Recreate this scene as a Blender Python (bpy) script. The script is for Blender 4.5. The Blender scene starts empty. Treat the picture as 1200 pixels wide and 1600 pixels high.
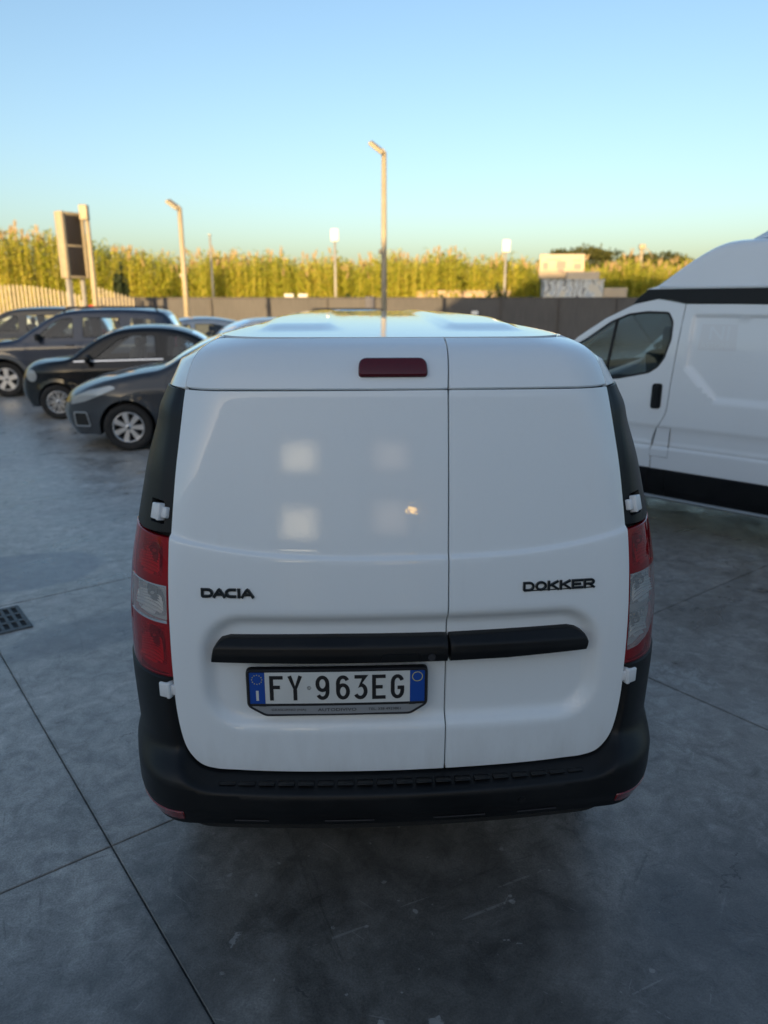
import bpy, bmesh, math, random
import numpy as np
from mathutils import Vector, Matrix
from mathutils.geometry import delaunay_2d_cdt

random.seed(7)
rng = np.random.default_rng(7)
R = math.radians
scene = bpy.context.scene
col = scene.collection

# ------------------------------------------------------------------ camera, world, sun, exposure
cam_d = bpy.data.cameras.new('camera')
cam = bpy.data.objects.new('camera', cam_d)
col.objects.link(cam)
cam.location = (0, 0, 1.9)
cam.rotation_euler = (R(90 - 15.9), 0, 0)
cam_d.sensor_fit = 'VERTICAL'
cam_d.sensor_height = 36
cam_d.lens = 1150 / 1600 * 36
cam_d.clip_start = 0.05
cam_d.clip_end = 5000
cam_d.dof.use_dof = True
cam_d.dof.focus_distance = 2.3
cam_d.dof.aperture_fstop = 2.2
scene.camera = cam

SUN_EL, SUN_AZ = 7.5, 192.0       # azimuth clockwise from +Y: behind the camera, a little to its left
world = bpy.data.worlds.new('World')
scene.world = world
world.use_nodes = True
wn = world.node_tree
sky = wn.nodes.new('ShaderNodeTexSky')
sky.sky_type = 'NISHITA'
sky.sun_disc = False
sky.sun_elevation = R(SUN_EL)
sky.sun_rotation = R(SUN_AZ)
sky.altitude = 30
sky.air_density = 0.95
sky.dust_density = 2.4
sky.ozone_density = 1.8
bg = wn.nodes['Background']
bg.inputs['Strength'].default_value = 0.15
wn.links.new(sky.outputs[0], bg.inputs[0])

sun_d = bpy.data.lights.new('sun', 'SUN')
sun_d.energy = 4.5
sun_d.angle = R(0.5)
sun_d.color = (1.0, 0.68, 0.32)
sun = bpy.data.objects.new('sun', sun_d)
col.objects.link(sun)
to_sun = Vector((math.sin(R(SUN_AZ)) * math.cos(R(SUN_EL)), math.cos(R(SUN_AZ)) * math.cos(R(SUN_EL)), math.sin(R(SUN_EL))))
sun.rotation_euler = to_sun.to_track_quat('Z', 'Y').to_euler()

scene.view_settings.view_transform = 'Standard'
scene.view_settings.look = 'None'
scene.view_settings.exposure = 1.06
scene.view_settings.gamma = 1
scene.render.engine = 'CYCLES'
scene.cycles.use_denoising = True
scene.cycles.max_bounces = 8
scene.cycles.transparent_max_bounces = 12
scene.cycles.sample_clamp_indirect = 6

# ------------------------------------------------------------------ materials
MATS = {}


class NT:
    def __init__(self, name):
        m = bpy.data.materials.new(name)
        m.use_nodes = True
        self.m, self.t = m, m.node_tree
        self.b = self.t.nodes['Principled BSDF']
        MATS[name] = m

    def n(self, typ, **kw):
        nd = self.t.nodes.new('ShaderNode' + typ)
        for k, v in kw.items():
            if k in nd.inputs:
                nd.inputs[k].default_value = v
            else:
                setattr(nd, k, v)
        return nd

    def l(self, a, b):
        self.t.links.new(a, b)

    def set(self, **kw):
        for k, v in kw.items():
            self.b.inputs[k.replace('_', ' ')].default_value = v
        return self

    def pos(self, scale=(1, 1, 1), rot=0, obj=False):
        if obj:
            src = self.n('TexCoord').outputs['Object']
        else:
            src = self.n('NewGeometry').outputs['Position']
        if rot:
            m0 = self.n('Mapping')
            m0.inputs['Rotation'].default_value = (0, 0, rot)
            self.l(src, m0.inputs['Vector'])
            src = m0.outputs[0]
        mp = self.n('Mapping')
        mp.inputs['Scale'].default_value = scale
        self.l(src, mp.inputs['Vector'])
        return mp.outputs[0]

    def noise(self, vec, scale, detail=4, rough=.55, dist=0.0):
        nd = self.n('TexNoise', Scale=scale, Detail=detail, Roughness=rough, Distortion=dist)
        self.l(vec, nd.inputs['Vector'])
        return nd.outputs['Fac']

    def ramp(self, fac, stops):
        nd = self.n('ValToRGB')
        el = nd.color_ramp.elements
        while len(el) < len(stops):
            el.new(.5)
        for e, (p, c) in zip(el, stops):
            e.position = p
            e.color = c if len(c) == 4 else (*c, 1)
        self.l(fac, nd.inputs[0])
        return nd.outputs['Color']

    def math(self, op, a, b=None, clamp=False):
        nd = self.n('Math', operation=op, use_clamp=clamp)
        for i, x in enumerate((a, b)):
            if x is None:
                continue
            if isinstance(x, (int, float)):
                nd.inputs[i].default_value = x
            else:
                self.l(x, nd.inputs[i])
        return nd.outputs[0]

    def mix(self, fac, a, b, mode='MIX'):
        nd = self.n('Mix', data_type='RGBA', blend_type=mode)
        for i, x in ((0, fac), (6, a), (7, b)):
            if isinstance(x, (int, float)):
                nd.inputs[i].default_value = x
            elif isinstance(x, tuple):
                nd.inputs[i].default_value = x if len(x) == 4 else (*x, 1)
            else:
                self.l(x, nd.inputs[i])
        return nd.outputs[2]

    def bump(self, h, strength=.3, dist=.01):
        nd = self.n('Bump', Strength=strength, Distance=dist)
        self.l(h, nd.inputs['Height'])
        self.l(nd.outputs[0], self.b.inputs['Normal'])
        return nd


def simple(name, colr, rough=.5, metal=0.0, coat=0.0, coat_rough=.03, spec=.5, vary=0.0, vscale=6.0):
    t = NT(name).set(Base_Color=(*colr, 1), Roughness=rough, Metallic=metal, Coat_Weight=coat, Coat_Roughness=coat_rough, Specular_IOR_Level=spec)
    if vary:
        f = t.noise(t.pos(), vscale, 5)
        c = t.ramp(f, [(.25, tuple(x * (1 - vary) for x in colr)), (.75, tuple(min(1, x * (1 + vary)) for x in colr))])
        t.l(c, t.b.inputs['Base Color'])
    return t


def paint(name, colr, rough=.35, flake=0.0, metal=0.0, dust=.12, spec=.5):
    t = NT(name).set(Base_Color=(*colr, 1), Roughness=rough, Metallic=metal, Coat_Weight=1.0, Coat_Roughness=.035, Specular_IOR_Level=spec, Coat_IOR=1.4)
    p = t.pos()
    f = t.noise(p, 3.0, 6)
    g = t.noise(p, 140.0, 2)
    d = t.math('MULTIPLY', f, g)
    c = t.mix(t.math('MULTIPLY', t.math('SUBTRACT', d, .2, True), dust * 2), (*colr, 1), (.30, .29, .27, 1))
    t.l(c, t.b.inputs['Base Color'])
    if name == 'white_paint':
        sz_ = t.n('SeparateXYZ')
        t.l(p, sz_.inputs[0])
        low = t.n('MapRange', interpolation_type='SMOOTHSTEP')
        low.inputs[1].default_value, low.inputs[2].default_value = .78, .50
        t.l(sz_.outputs[2], low.inputs[0])
        gr = t.noise(t.pos((9, 9, 2.2)), 2.0, 8, .65)
        mr = t.n('MapRange')
        mr.inputs[1].default_value, mr.inputs[2].default_value = .40, .72
        t.l(gr, mr.inputs[0])
        c = t.mix(t.math('MULTIPLY', t.math('MULTIPLY', low.outputs[0], mr.outputs[0]), .22), c, (.36, .34, .31, 1))
        run = t.noise(t.pos((26, 26, .9)), 1.6, 5, .6)
        mr2 = t.n('MapRange')
        mr2.inputs[1].default_value, mr2.inputs[2].default_value = .60, .80
        t.l(run, mr2.inputs[0])
        c = t.mix(t.math('MULTIPLY', mr2.outputs[0], .05), c, (.42, .40, .37, 1))
        t.l(c, t.b.inputs['Base Color'])
    cr = t.ramp(f, [(.3, (.02,) * 3), (.8, (.07,) * 3)])
    t.l(cr, t.b.inputs['Coat Roughness'])
    # faint orange peel on the lacquer
    o = t.noise(p, 55.0, 1)
    bp = t.n('Bump', Strength=.03, Distance=.004)
    t.l(o, bp.inputs['Height'])
    t.l(bp.outputs[0], t.b.inputs['Coat Normal'])
    return t


paint('white_paint', (.775, .82, .85), dust=.03)
paint('van_white_paint', (.775, .815, .85), rough=.4, dust=.08)
paint('grey_paint', (.038, .043, .052), metal=.35, rough=.45, spec=.3, dust=.03)
paint('black_paint', (.003, .003, .004), dust=.01, spec=.1)
paint('blue_paint', (.016, .028, .058), metal=.3, rough=.4, dust=.03)
paint('dark_paint', (.012, .014, .018), dust=.03)
paint('silver_paint', (.42, .43, .44), metal=.7, rough=.35)
paint('pale_paint', (.62, .62, .6))
simple('gap_black', (.012, .013, .014), .8)
simple('rubber', (.014, .014, .015), .75, vary=.3, vscale=20)
simple('alloy', (.62, .63, .65), .28, .85, vary=.1)
simple('dark_alloy', (.04, .04, .045), .5, .4)
simple('clad_grey', (.10, .105, .11), .6)
simple('chrome', (.75, .76, .78), .12, 1.0)
simple('interior', (.02, .02, .022), .8)
simple('seat_fabric', (.07, .07, .075), .9)
simple('hinge_white', (.72, .74, .76), .4, coat=.4)
simple('plate_white', (.62, .63, .61), .45, vary=.06, vscale=9)
simple('plate_black', (.01, .01, .012), .4)
simple('plate_blue', (.005, .06, .32), .4)
simple('plate_yellow', (.62, .55, .10), .5)
simple('plate_grey', (.26, .27, .28), .45)
simple('emblem', (.03, .034, .036), .22, .75, coat=.5)
simple('emblem_edge', (.06, .065, .065), .3, .8)
simple('pole_cream', (.36, .31, .22), .55, vary=.08)
simple('pole_grey', (.33, .32, .30), .5, .2, vary=.1)
simple('lamp_white', (.85, .85, .84), .35)
simple('lamp_glass', (.45, .40, .30), .2)
simple('screen_dark', (.022, .018, .017), .55, vary=.3, vscale=30)
simple('fence_cream', (.38, .33, .24), .6, vary=.12)
simple('red_enamel', (.5, .03, .02), .4)
simple('reflex_red', (.17, .008, .011), .25, coat=.7)
simple('iron', (.10, .11, .115), .6, .5, vary=.3, vscale=30)
simple('steel_lip', (.34, .36, .37), .4, .5, vary=.1)

t = NT('black_plastic').set(Roughness=.42, Specular_IOR_Level=.30)
p = t.pos()
f = t.noise(p, 5, 6)
t.l(t.ramp(f, [(.3, (.004, .0045, .0055)), (.75, (.010, .011, .0125))]), t.b.inputs['Base Color'])
t.l(t.ramp(f, [(.3, (.36,) * 3), (.7, (.52,) * 3)]), t.b.inputs['Roughness'])
t.bump(t.noise(p, 900, 1), .12, .001)

def glass(name, tint, rough=.02, ior=1.5, body=None):
    m = bpy.data.materials.new(name)
    m.use_nodes = True
    nt = m.node_tree
    nt.nodes.clear()
    out = nt.nodes.new('ShaderNodeOutputMaterial')
    mx = nt.nodes.new('ShaderNodeMixShader')
    fr = nt.nodes.new('ShaderNodeFresnel')
    fr.inputs['IOR'].default_value = ior
    tr = nt.nodes.new('ShaderNodeBsdfTransparent')
    tr.inputs['Color'].default_value = (*tint, 1)
    gl = nt.nodes.new('ShaderNodeBsdfGlossy')
    gl.inputs['Roughness'].default_value = rough
    gl.inputs['Color'].default_value = (1, 1, 1, 1)
    last = tr.outputs[0]
    if body:
        df = nt.nodes.new('ShaderNodeBsdfDiffuse')
        df.inputs['Color'].default_value = (*body[:3], 1)
        m2 = nt.nodes.new('ShaderNodeMixShader')
        m2.inputs[0].default_value = body[3]
        nt.links.new(tr.outputs[0], m2.inputs[1])
        nt.links.new(df.outputs[0], m2.inputs[2])
        last = m2.outputs[0]
    nt.links.new(fr.outputs[0], mx.inputs[0])
    nt.links.new(last, mx.inputs[1])
    nt.links.new(gl.outputs[0], mx.inputs[2])
    nt.links.new(mx.outputs[0], out.inputs[0])
    MATS[name] = m


glass('car_glass', (.80, .87, .86), ior=1.6)
glass('van_glass', (.50, .60, .60), ior=1.55)
glass('lens_red', (.95, .02, .03), body=(.50, .008, .020, .26))
glass('lens_dark_red', (.30, .006, .012), body=(.12, .006, .012, .75), rough=.10)
glass('lens_clear', (.95, .96, .97), body=(.80, .82, .83, .26))
simple('lamp_liner', (.46, .46, .46), .3, .3, coat=.4)
simple('lamp_back', (.50, .50, .50), .5, .1)
glass('headlamp_glass', (.9, .95, .97), ior=1.6, body=(.62, .67, .70, .45))

t = NT('reflector').set(Base_Color=(.80, .81, .82, 1), Metallic=.55, Roughness=.2)
tc = t.n('TexCoord')
mp = t.n('Mapping')
mp.inputs['Scale'].default_value = (125, 125, 125)
t.l(tc.outputs['Object'], mp.inputs['Vector'])
v = t.n('TexVoronoi', Scale=1.0, Randomness=.05)
t.l(mp.outputs[0], v.inputs['Vector'])
t.bump(v.outputs['Distance'], 1.0, .02)
simple('prism', (.86, .86, .85), .22, .15, coat=.6)
simple('reflector_plain', (.5, .51, .52), .3, .9)

# concrete of the yard -------------------------------------------------------
def ellipse_mask(t, x, y, rx, ry, rot, soft=.35, wob=.35, wscale=2.2):
    """soft-edged stain with an uneven outline, 1 inside"""
    g = t.n('NewGeometry')
    mp = t.n('Mapping', vector_type='TEXTURE')
    mp.inputs['Location'].default_value = (x, y, 0)
    mp.inputs['Rotation'].default_value = (0, 0, rot)
    mp.inputs['Scale'].default_value = (rx, ry, 1)
    sep = t.n('SeparateXYZ')
    t.l(g.outputs['Position'], sep.inputs[0])
    cmb = t.n('CombineXYZ')
    t.l(sep.outputs[0], cmb.inputs[0])
    t.l(sep.outputs[1], cmb.inputs[1])
    t.l(cmb.outputs[0], mp.inputs['Vector'])
    ln = t.n('VectorMath', operation='LENGTH')
    t.l(mp.outputs[0], ln.inputs[0])
    w = t.noise(t.pos(), wscale, 6, .6, .6)
    d = t.math('ADD', ln.outputs['Value'], t.math('MULTIPLY', t.math('SUBTRACT', w, .5), wob * 2))
    mr = t.n('MapRange', interpolation_type='SMOOTHSTEP')
    mr.inputs[1].default_value = 1 + soft
    mr.inputs[2].default_value = 1 - soft
    t.l(d, mr.inputs[0])
    return mr.outputs[0]


def band(t, f, lo, hi):
    mr = t.n('MapRange', interpolation_type='SMOOTHSTEP')
    mr.inputs[1].default_value = lo
    mr.inputs[2].default_value = hi
    t.l(f, mr.inputs[0])
    return mr.outputs[0]


def concrete(name, edges):
    t = NT(name).set(Specular_IOR_Level=.5)
    P0 = t.pos()
    n1 = t.noise(P0, .42, 6, .6, .8)
    n2 = t.noise(P0, 1.9, 9, .68, 1.2)
    n3 = t.noise(P0, 11, 9, .72, .6)
    n4 = t.noise(P0, 150, 4, .7)
    base = t.ramp(n2, [(.34, (.125, .117, .107)), (.47, (.215, .203, .188)), (.60, (.30, .286, .266)), (.72, (.41, .392, .365))])
    base = t.mix(.42, base, t.ramp(n1, [(.40, (.135, .128, .118)), (.60, (.35, .335, .312))]))
    # dusty, paler lane on the left
    lane = ellipse_mask(t, -5.4, 8.2, 5.0, 8.2, R(24), .40, .45, .6)
    dusty = t.mix(.6, base, t.ramp(n2, [(.32, (.33, .315, .29)), (.66, (.62, .595, .555))]))
    base = t.mix(t.math('MULTIPLY', lane, .85), base, dusty)
    # worn powdery patches with crisp rims
    w1 = t.noise(P0, .95, 11, .74, .5)
    worn = band(t, w1, .545, .60)
    worn = t.math('MULTIPLY', worn, band(t, n3, .38, .60))
    base = t.mix(t.math('MULTIPLY', worn, .55), base, (.40, .392, .375, 1))
    # brushed smears, two ways
    for rot, sc_, th in ((R(-24), (1.0, 8.5, 1), .58), (R(31), (7.5, .9, 1), .60), (R(66), (1.2, 10, 1), .61)):
        a = t.noise(t.pos(sc_, rot), 1.5, 9, .70, .9)
        base = t.mix(t.math('MULTIPLY', band(t, a, th, th + .10), .42), base, (.37, .362, .345, 1))
        base = t.mix(t.math('MULTIPLY', band(t, a, .40, .30), .45), base, (.062, .059, .056, 1))
    base = t.mix(.75, base, t.ramp(n3, [(.30, (.24,) * 3), (.70, (.78,) * 3)]), 'OVERLAY')
    base = t.mix(.55, base, t.ramp(n4, [(.32, (.22,) * 3), (.68, (.78,) * 3)]), 'OVERLAY')
    # stains; the first also paints in shade below the van's tail
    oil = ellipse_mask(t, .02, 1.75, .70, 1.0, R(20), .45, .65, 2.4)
    oily_shade = t.mix(.72, base, t.ramp(n2, [(.35, (.012, .011, .010)), (.65, (.060, .053, .044))]))
    base = t.mix(t.math('MULTIPLY', oil, .92), base, oily_shade)
    for (x, y, rx, ry, rot, so, wo, ws, k, c) in (
            (-2.72, 5.05, .62, .42, R(20), .08, .22, 2.0, .55, (.135, .155, .195, 1)),
            (-1.75, 4.05, .55, .22, R(40), .25, .4, 2.4, .5, (.115, .125, .145, 1)),
            (1.25, 1.75, .85, .60, R(40), .6, .6, 2.0, .55, (.062, .062, .064, 1)),
            (-.85, 1.35, .42, .50, R(10), .5, .6, 2.6, .45, (.060, .060, .062, 1)),
            (2.0, 3.0, .7, .35, R(-30), .5, .6, 2.6, .35, (.30, .295, .28, 1)),
            (.62, .95, .16, .30, R(20), .35, .6, 5.0, .6, (.28, .275, .265, 1))):
        base = t.mix(t.math('MULTIPLY', ellipse_mask(t, x, y, rx, ry, rot, so, wo, ws), k), base, c)
    # chips and flakes, three sizes
    nz = t.n('TexNoise', Scale=17.0, Detail=4.0)
    t.l(P0, nz.inputs['Vector'])
    cn = t.n('VectorMath', operation='SUBTRACT')
    cn.inputs[1].default_value = (.5, .5, .5)
    t.l(nz.outputs['Color'], cn.inputs[0])
    chips = None
    for sc_, keep, rad, warp in ((2.3, .86, .50, .30), (6.5, .86, .80, .12), (19.0, .88, 1.3, .04)):
        s_ = t.n('VectorMath', operation='SCALE')
        s_.inputs['Scale'].default_value = warp
        t.l(cn.outputs[0], s_.inputs[0])
        a = t.n('VectorMath', operation='ADD')
        t.l(P0, a.inputs[0])
        t.l(s_.outputs[0], a.inputs[1])
        vc = t.n('TexVoronoi', Scale=sc_, Randomness=1.0, voronoi_dimensions='2D')
        t.l(a.outputs[0], vc.inputs['Vector'])
        sp_ = t.n('SeparateColor')
        t.l(vc.outputs['Color'], sp_.inputs[0])
        th = t.math('MULTIPLY', t.math('SUBTRACT', sp_.outputs[0], keep, True), rad)
        c = t.math('LESS_THAN', vc.outputs['Distance'], th)
        chips = c if chips is None else t.math('MAXIMUM', chips, c)
    chips = t.math('MULTIPLY', chips, band(t, n3, .40, .52))
    base = t.mix(t.math('MULTIPLY', chips, .5), base, (.38, .372, .355, 1))
    # scratches
    for rot, sx, keep in ((R(-25), 2.1, .91), (R(38), 3.3, .93), (R(-62), 2.6, .94), (R(12), 3.7, .95)):
        v2 = t.n('TexVoronoi', Scale=1.0, Randomness=1.0, voronoi_dimensions='2D')
        t.l(t.pos((sx, sx * 22, 1), rot), v2.inputs['Vector'])
        s2 = t.n('SeparateColor')
        t.l(v2.outputs['Color'], s2.inputs[0])
        a = t.math('LESS_THAN', v2.outputs['Distance'], t.math('MULTIPLY', t.math('SUBTRACT', s2.outputs[1], keep, True), 2.6))
        a = t.math('MULTIPLY', a, t.math('GREATER_THAN', n3, .48))
        base = t.mix(t.math('MULTIPLY', a, .24), base, (.42, .41, .39, 1))
    # hairline cracks
    sN = t.n('VectorMath', operation='SCALE')
    sN.inputs['Scale'].default_value = .16
    t.l(cn.outputs[0], sN.inputs[0])
    aN = t.n('VectorMath', operation='ADD')
    t.l(P0, aN.inputs[0])
    t.l(sN.outputs[0], aN.inputs[1])
    ve = t.n('TexVoronoi', Scale=.42, feature='DISTANCE_TO_EDGE', voronoi_dimensions='2D')
    t.l(aN.outputs[0], ve.inputs['Vector'])
    crack = t.math('MULTIPLY', t.math('LESS_THAN', ve.outputs['Distance'], .0016), t.math('GREATER_THAN', n1, .52))
    base = t.mix(t.math('MULTIPLY', crack, .6), base, (.04, .04, .04, 1))
    if edges:
        # spalled, dirty rims beside the sawn joints
        tc = t.n('TexCoord')
        sx = t.n('SeparateXYZ')
        t.l(tc.outputs['Object'], sx.inputs[0])
        m_ = t.math('MAXIMUM', t.math('ABSOLUTE', sx.outputs[0]), t.math('ABSOLUTE', sx.outputs[1]))
        jag = t.math('ADD', m_, t.math('MULTIPLY', t.math('SUBTRACT', t.noise(P0, 14, 6, .7), .5), .05))
        base = t.mix(t.math('MULTIPLY', band(t, jag, 1.312, 1.322), .35), base, (.055, .054, .052, 1))
        base = t.mix(t.math('MULTIPLY', band(t, jag, 1.333, 1.337), .6), base, (.36, .352, .335, 1))
    t.l(base, t.b.inputs['Base Color'])
    rg = t.ramp(n2, [(.32, (.24,) * 3), (.70, (.52,) * 3)])
    rg = t.mix(t.math('MULTIPLY', worn, .6), rg, (.72,) * 3)
    rg = t.mix(t.math('MULTIPLY', oil, .5), rg, (.30,) * 3)
    rg = t.mix(t.math('MULTIPLY', chips, .8), rg, (.85,) * 3)
    t.l(rg, t.b.inputs['Roughness'])
    hh = t.math('ADD', t.math('MULTIPLY', n3, .8), t.math('ADD', t.math('MULTIPLY', n4, .35), t.math('MULTIPLY', chips, -.35)))
    t.bump(hh, .40, .006)


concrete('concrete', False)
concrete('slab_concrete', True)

t = NT('dirt').set(Roughness=.95)
t.l(t.ramp(t.noise(t.pos(), .8, 8), [(.3, (.10, .095, .075)), (.7, (.21, .19, .14))]), t.b.inputs['Base Color'])
simple('joint', (.035, .037, .04), .95)

# wall screening: brown mesh cloth, woven ribs
t = NT('screening').set(Roughness=.85, Specular_IOR_Level=.2)
a = t.noise(t.pos((9, 1, .6)), 2.0, 6, .65)
b_ = t.noise(t.pos(), .5, 4)
c = t.mix(.5, t.ramp(a, [(.3, (.074, .074, .078)), (.7, (.142, .140, .145))]), t.ramp(b_, [(.3, (.088, .087, .090)), (.7, (.122, .119, .120))]))
t.l(c, t.b.inputs['Base Color'])
t.bump(a, .3, .02)
simple('wall_cap', (.075, .07, .07), .8, vary=.2)
simple('post_blue', (.05, .055, .085), .6)


def leafmat(name, stops, transl=.35, rough=.55):
    t = NT(name).set(Roughness=rough, Specular_IOR_Level=.25)
    at = t.n('Attribute', attribute_name='tone')
    c = t.ramp(at.outputs['Fac'], stops)
    t.l(c, t.b.inputs['Base Color'])
    tr = t.n('BsdfTranslucent')
    t.l(c, tr.inputs['Color'])
    mx = t.n('MixShader')
    mx.inputs[0].default_value = transl
    out = t.t.nodes['Material Output']
    t.l(t.b.outputs[0], mx.inputs[1])
    t.l(tr.outputs[0], mx.inputs[2])
    t.l(mx.outputs[0], out.inputs[0])


leafmat('reed_leaf', [(0, (.30, .34, .045)), (.5, (.52, .52, .07)), (.8, (.64, .54, .11)), (1, (.42, .31, .16))])
leafmat('cypress_leaf', [(0, (.018, .032, .016)), (1, (.045, .065, .03))], .15)
leafmat('pine_leaf', [(0, (.035, .05, .014)), (1, (.10, .105, .03))], .2)
leafmat('bush_leaf', [(0, (.035, .06, .018)), (1, (.10, .13, .035))], .3)
simple('bark', (.11, .075, .05), .9, vary=.3)

# plaster with weathering, used by the far buildings and the showroom behind the camera
def plaster(name, colr, dirt=.25):
    t = NT(name).set(Roughness=.85)
    f = t.noise(t.pos(), .7, 8, .6)
    t.l(t.ramp(f, [(.3, tuple(x * (1 - dirt) for x in colr)), (.7, colr)]), t.b.inputs['Base Color'])
    t.bump(t.noise(t.pos(), 30, 4), .15, .01)
    return t


plaster('plaster_cream', (.58, .48, .36))
plaster('plaster_pale', (.66, .66, .65), .12)
plaster('plaster_rose', (.48, .37, .30))
t = NT('graffiti').set(Roughness=.8)
q = t.pos((1.0, 1, 1.0))
w = t.n('TexWave', Scale=.9, Distortion=14.0, Detail=4.0)
w.inputs['Detail Scale'].default_value = 1.6
t.l(q, w.inputs['Vector'])
c = t.ramp(w.outputs['Fac'], [(.0, (.16, .17, .20)), (.08, (.22, .23, .26)), (.16, (.58, .61, .63)), (.8, (.68, .70, .71)), (.9, (.42, .48, .56))])
c = t.mix(t.math('GREATER_THAN', t.noise(t.pos(), .8, 3), .56), c, (.62, .60, .55, 1))
t.l(c, t.b.inputs['Base Color'])
simple('print_faded', (.30, .24, .22), .8)
simple('print_blue', (.20, .22, .30), .8)

def glow(name, colr, strength, soft=True):
    """glow for added unseen emitters; soft ones fade outward to blur their reflections"""
    m = bpy.data.materials.new(name)
    m.use_nodes = True
    nt = m.node_tree
    nt.nodes.clear()
    out = nt.nodes.new('ShaderNodeOutputMaterial')
    em = nt.nodes.new('ShaderNodeEmission')
    em.inputs['Color'].default_value = (*colr, 1)
    em.inputs['Strength'].default_value = strength
    if soft:
        tc = nt.nodes.new('ShaderNodeTexCoord')
        sp = nt.nodes.new('ShaderNodeSeparateXYZ')
        nt.links.new(tc.outputs['Object'], sp.inputs[0])
        pw = []
        for ax in (0, 2):
            ab = nt.nodes.new('ShaderNodeMath')
            ab.operation = 'ABSOLUTE'
            nt.links.new(sp.outputs[ax], ab.inputs[0])
            q = nt.nodes.new('ShaderNodeMath')
            q.operation = 'POWER'
            q.inputs[1].default_value = 4
            nt.links.new(ab.outputs[0], q.inputs[0])
            pw.append(q)
        ad = nt.nodes.new('ShaderNodeMath')
        ad.operation = 'ADD'
        nt.links.new(pw[0].outputs[0], ad.inputs[0])
        nt.links.new(pw[1].outputs[0], ad.inputs[1])
        ln = nt.nodes.new('ShaderNodeMath')
        ln.operation = 'POWER'
        ln.inputs[1].default_value = .25
        nt.links.new(ad.outputs[0], ln.inputs[0])
        mr = nt.nodes.new('ShaderNodeMapRange')
        mr.interpolation_type = 'SMOOTHSTEP'
        mr.inputs[1].default_value = 1.35
        mr.inputs[2].default_value = .30
        mr.inputs[3].default_value = .03
        mr.inputs[4].default_value = strength
        nt.links.new(ln.outputs[0], mr.inputs[0])
        nt.links.new(mr.outputs[0], em.inputs['Strength'])
    nt.links.new(em.outputs[0], out.inputs[0])
    MATS[name] = m


glow('reflection_glow', (1.0, .84, .58), 3.0)  # added glow, made for the soft squares mirrored in the rear doors
glow('reflection_glow_dim', (1.0, .80, .62), 1.1)
glow('glint_glow', (1.0, .58, .12), 16, False)  # added glow for the golden glint on the rear door


# ------------------------------------------------------------------ mesh helpers
def sstep(a, b, x):
    x = np.clip((x - a) / (b - a), 0, 1)
    return x * x * (3 - 2 * x)


def in_poly(pts, poly):
    poly = np.asarray(poly, float)
    x, y = pts[:, 0], pts[:, 1]
    inside = np.zeros(len(pts), bool)
    x0, y0 = poly[:, 0], poly[:, 1]
    x1, y1 = np.roll(x0, -1), np.roll(y0, -1)
    for a, b, c, d in zip(x0, y0, x1, y1):
        if b == d:
            continue
        cond = ((b > y) != (d > y)) & (x < (c - a) * (y - b) / (d - b) + a)
        inside ^= cond
    return inside


def dist_poly(pts, poly, closed=True):
    poly = np.asarray(poly, float)
    best = np.full(len(pts), 1e9)
    n = len(poly)
    for i in range(n if closed else n - 1):
        a, b = poly[i], poly[(i + 1) % n]
        ab = b - a
        L = ab @ ab
        if L < 1e-14:
            continue
        tt = np.clip(((pts - a) @ ab) / L, 0, 1)
        q = a + tt[:, None] * ab
        best = np.minimum(best, np.hypot(*(pts - q).T))
    return best


def resample(poly, sp, closed=True):
    poly = [np.asarray(q, float) for q in poly]
    out = []
    n = len(poly)
    for i in range(n if closed else n - 1):
        a, b = poly[i], poly[(i + 1) % n]
        k = max(1, int(math.ceil(np.hypot(*(b - a)) / sp)))
        for j in range(k):
            out.append(a + (b - a) * j / k)
    if not closed:
        out.append(poly[-1])
    return np.array(out)


def round_poly(poly, r, n=6):
    """round the corners of a polygon; r a number or one per corner"""
    out = []
    N = len(poly)
    rs = r if isinstance(r, (list, tuple)) else [r] * N
    for i in range(N):
        p, a, b = np.array(poly[i], float), np.array(poly[i - 1], float), np.array(poly[(i + 1) % N], float)
        u, v = a - p, b - p
        lu, lv = np.hypot(*u), np.hypot(*v)
        rr = min(rs[i], lu * .49, lv * .49)
        if rr <= 1e-6:
            out.append(tuple(p))
            continue
        s, e = p + u / lu * rr, p + v / lv * rr
        for k in range(n + 1):
            tt = k / n
            out.append(tuple((1 - tt) ** 2 * s + 2 * tt * (1 - tt) * p + tt * tt * e))
    return out


def offset_poly(poly, d):
    """positive d grows a counter-clockwise polygon"""
    poly = np.asarray(poly, float)
    e = np.roll(poly, -1, 0) - poly
    e /= np.maximum(np.hypot(*e.T), 1e-9)[:, None]
    nrm = np.stack([e[:, 1], -e[:, 0]], 1)
    nv = nrm + np.roll(nrm, 1, 0)
    nv /= np.maximum(np.hypot(*nv.T), 1e-6)[:, None]
    return poly + nv * d


def area(poly):
    poly = np.asarray(poly, float)
    x, y = poly.T
    return .5 * np.sum(x * np.roll(y, -1) - y * np.roll(x, -1))


def spline(pts, n=8):
    """Catmull-Rom through 2D points, open"""
    P = [np.array(q, float) for q in pts]
    P = [2 * P[0] - P[1]] + P + [2 * P[-1] - P[-2]]
    out = []
    for i in range(1, len(P) - 2):
        a, b, c, d = P[i - 1:i + 3]
        for k in range(n):
            u = k / n
            out.append(.5 * ((2 * b) + (c - a) * u + (2 * a - 5 * b + 4 * c - d) * u * u + (3 * b - a - 3 * c + d) * u ** 3))
    out.append(P[-2])
    return np.array(out)


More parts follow.
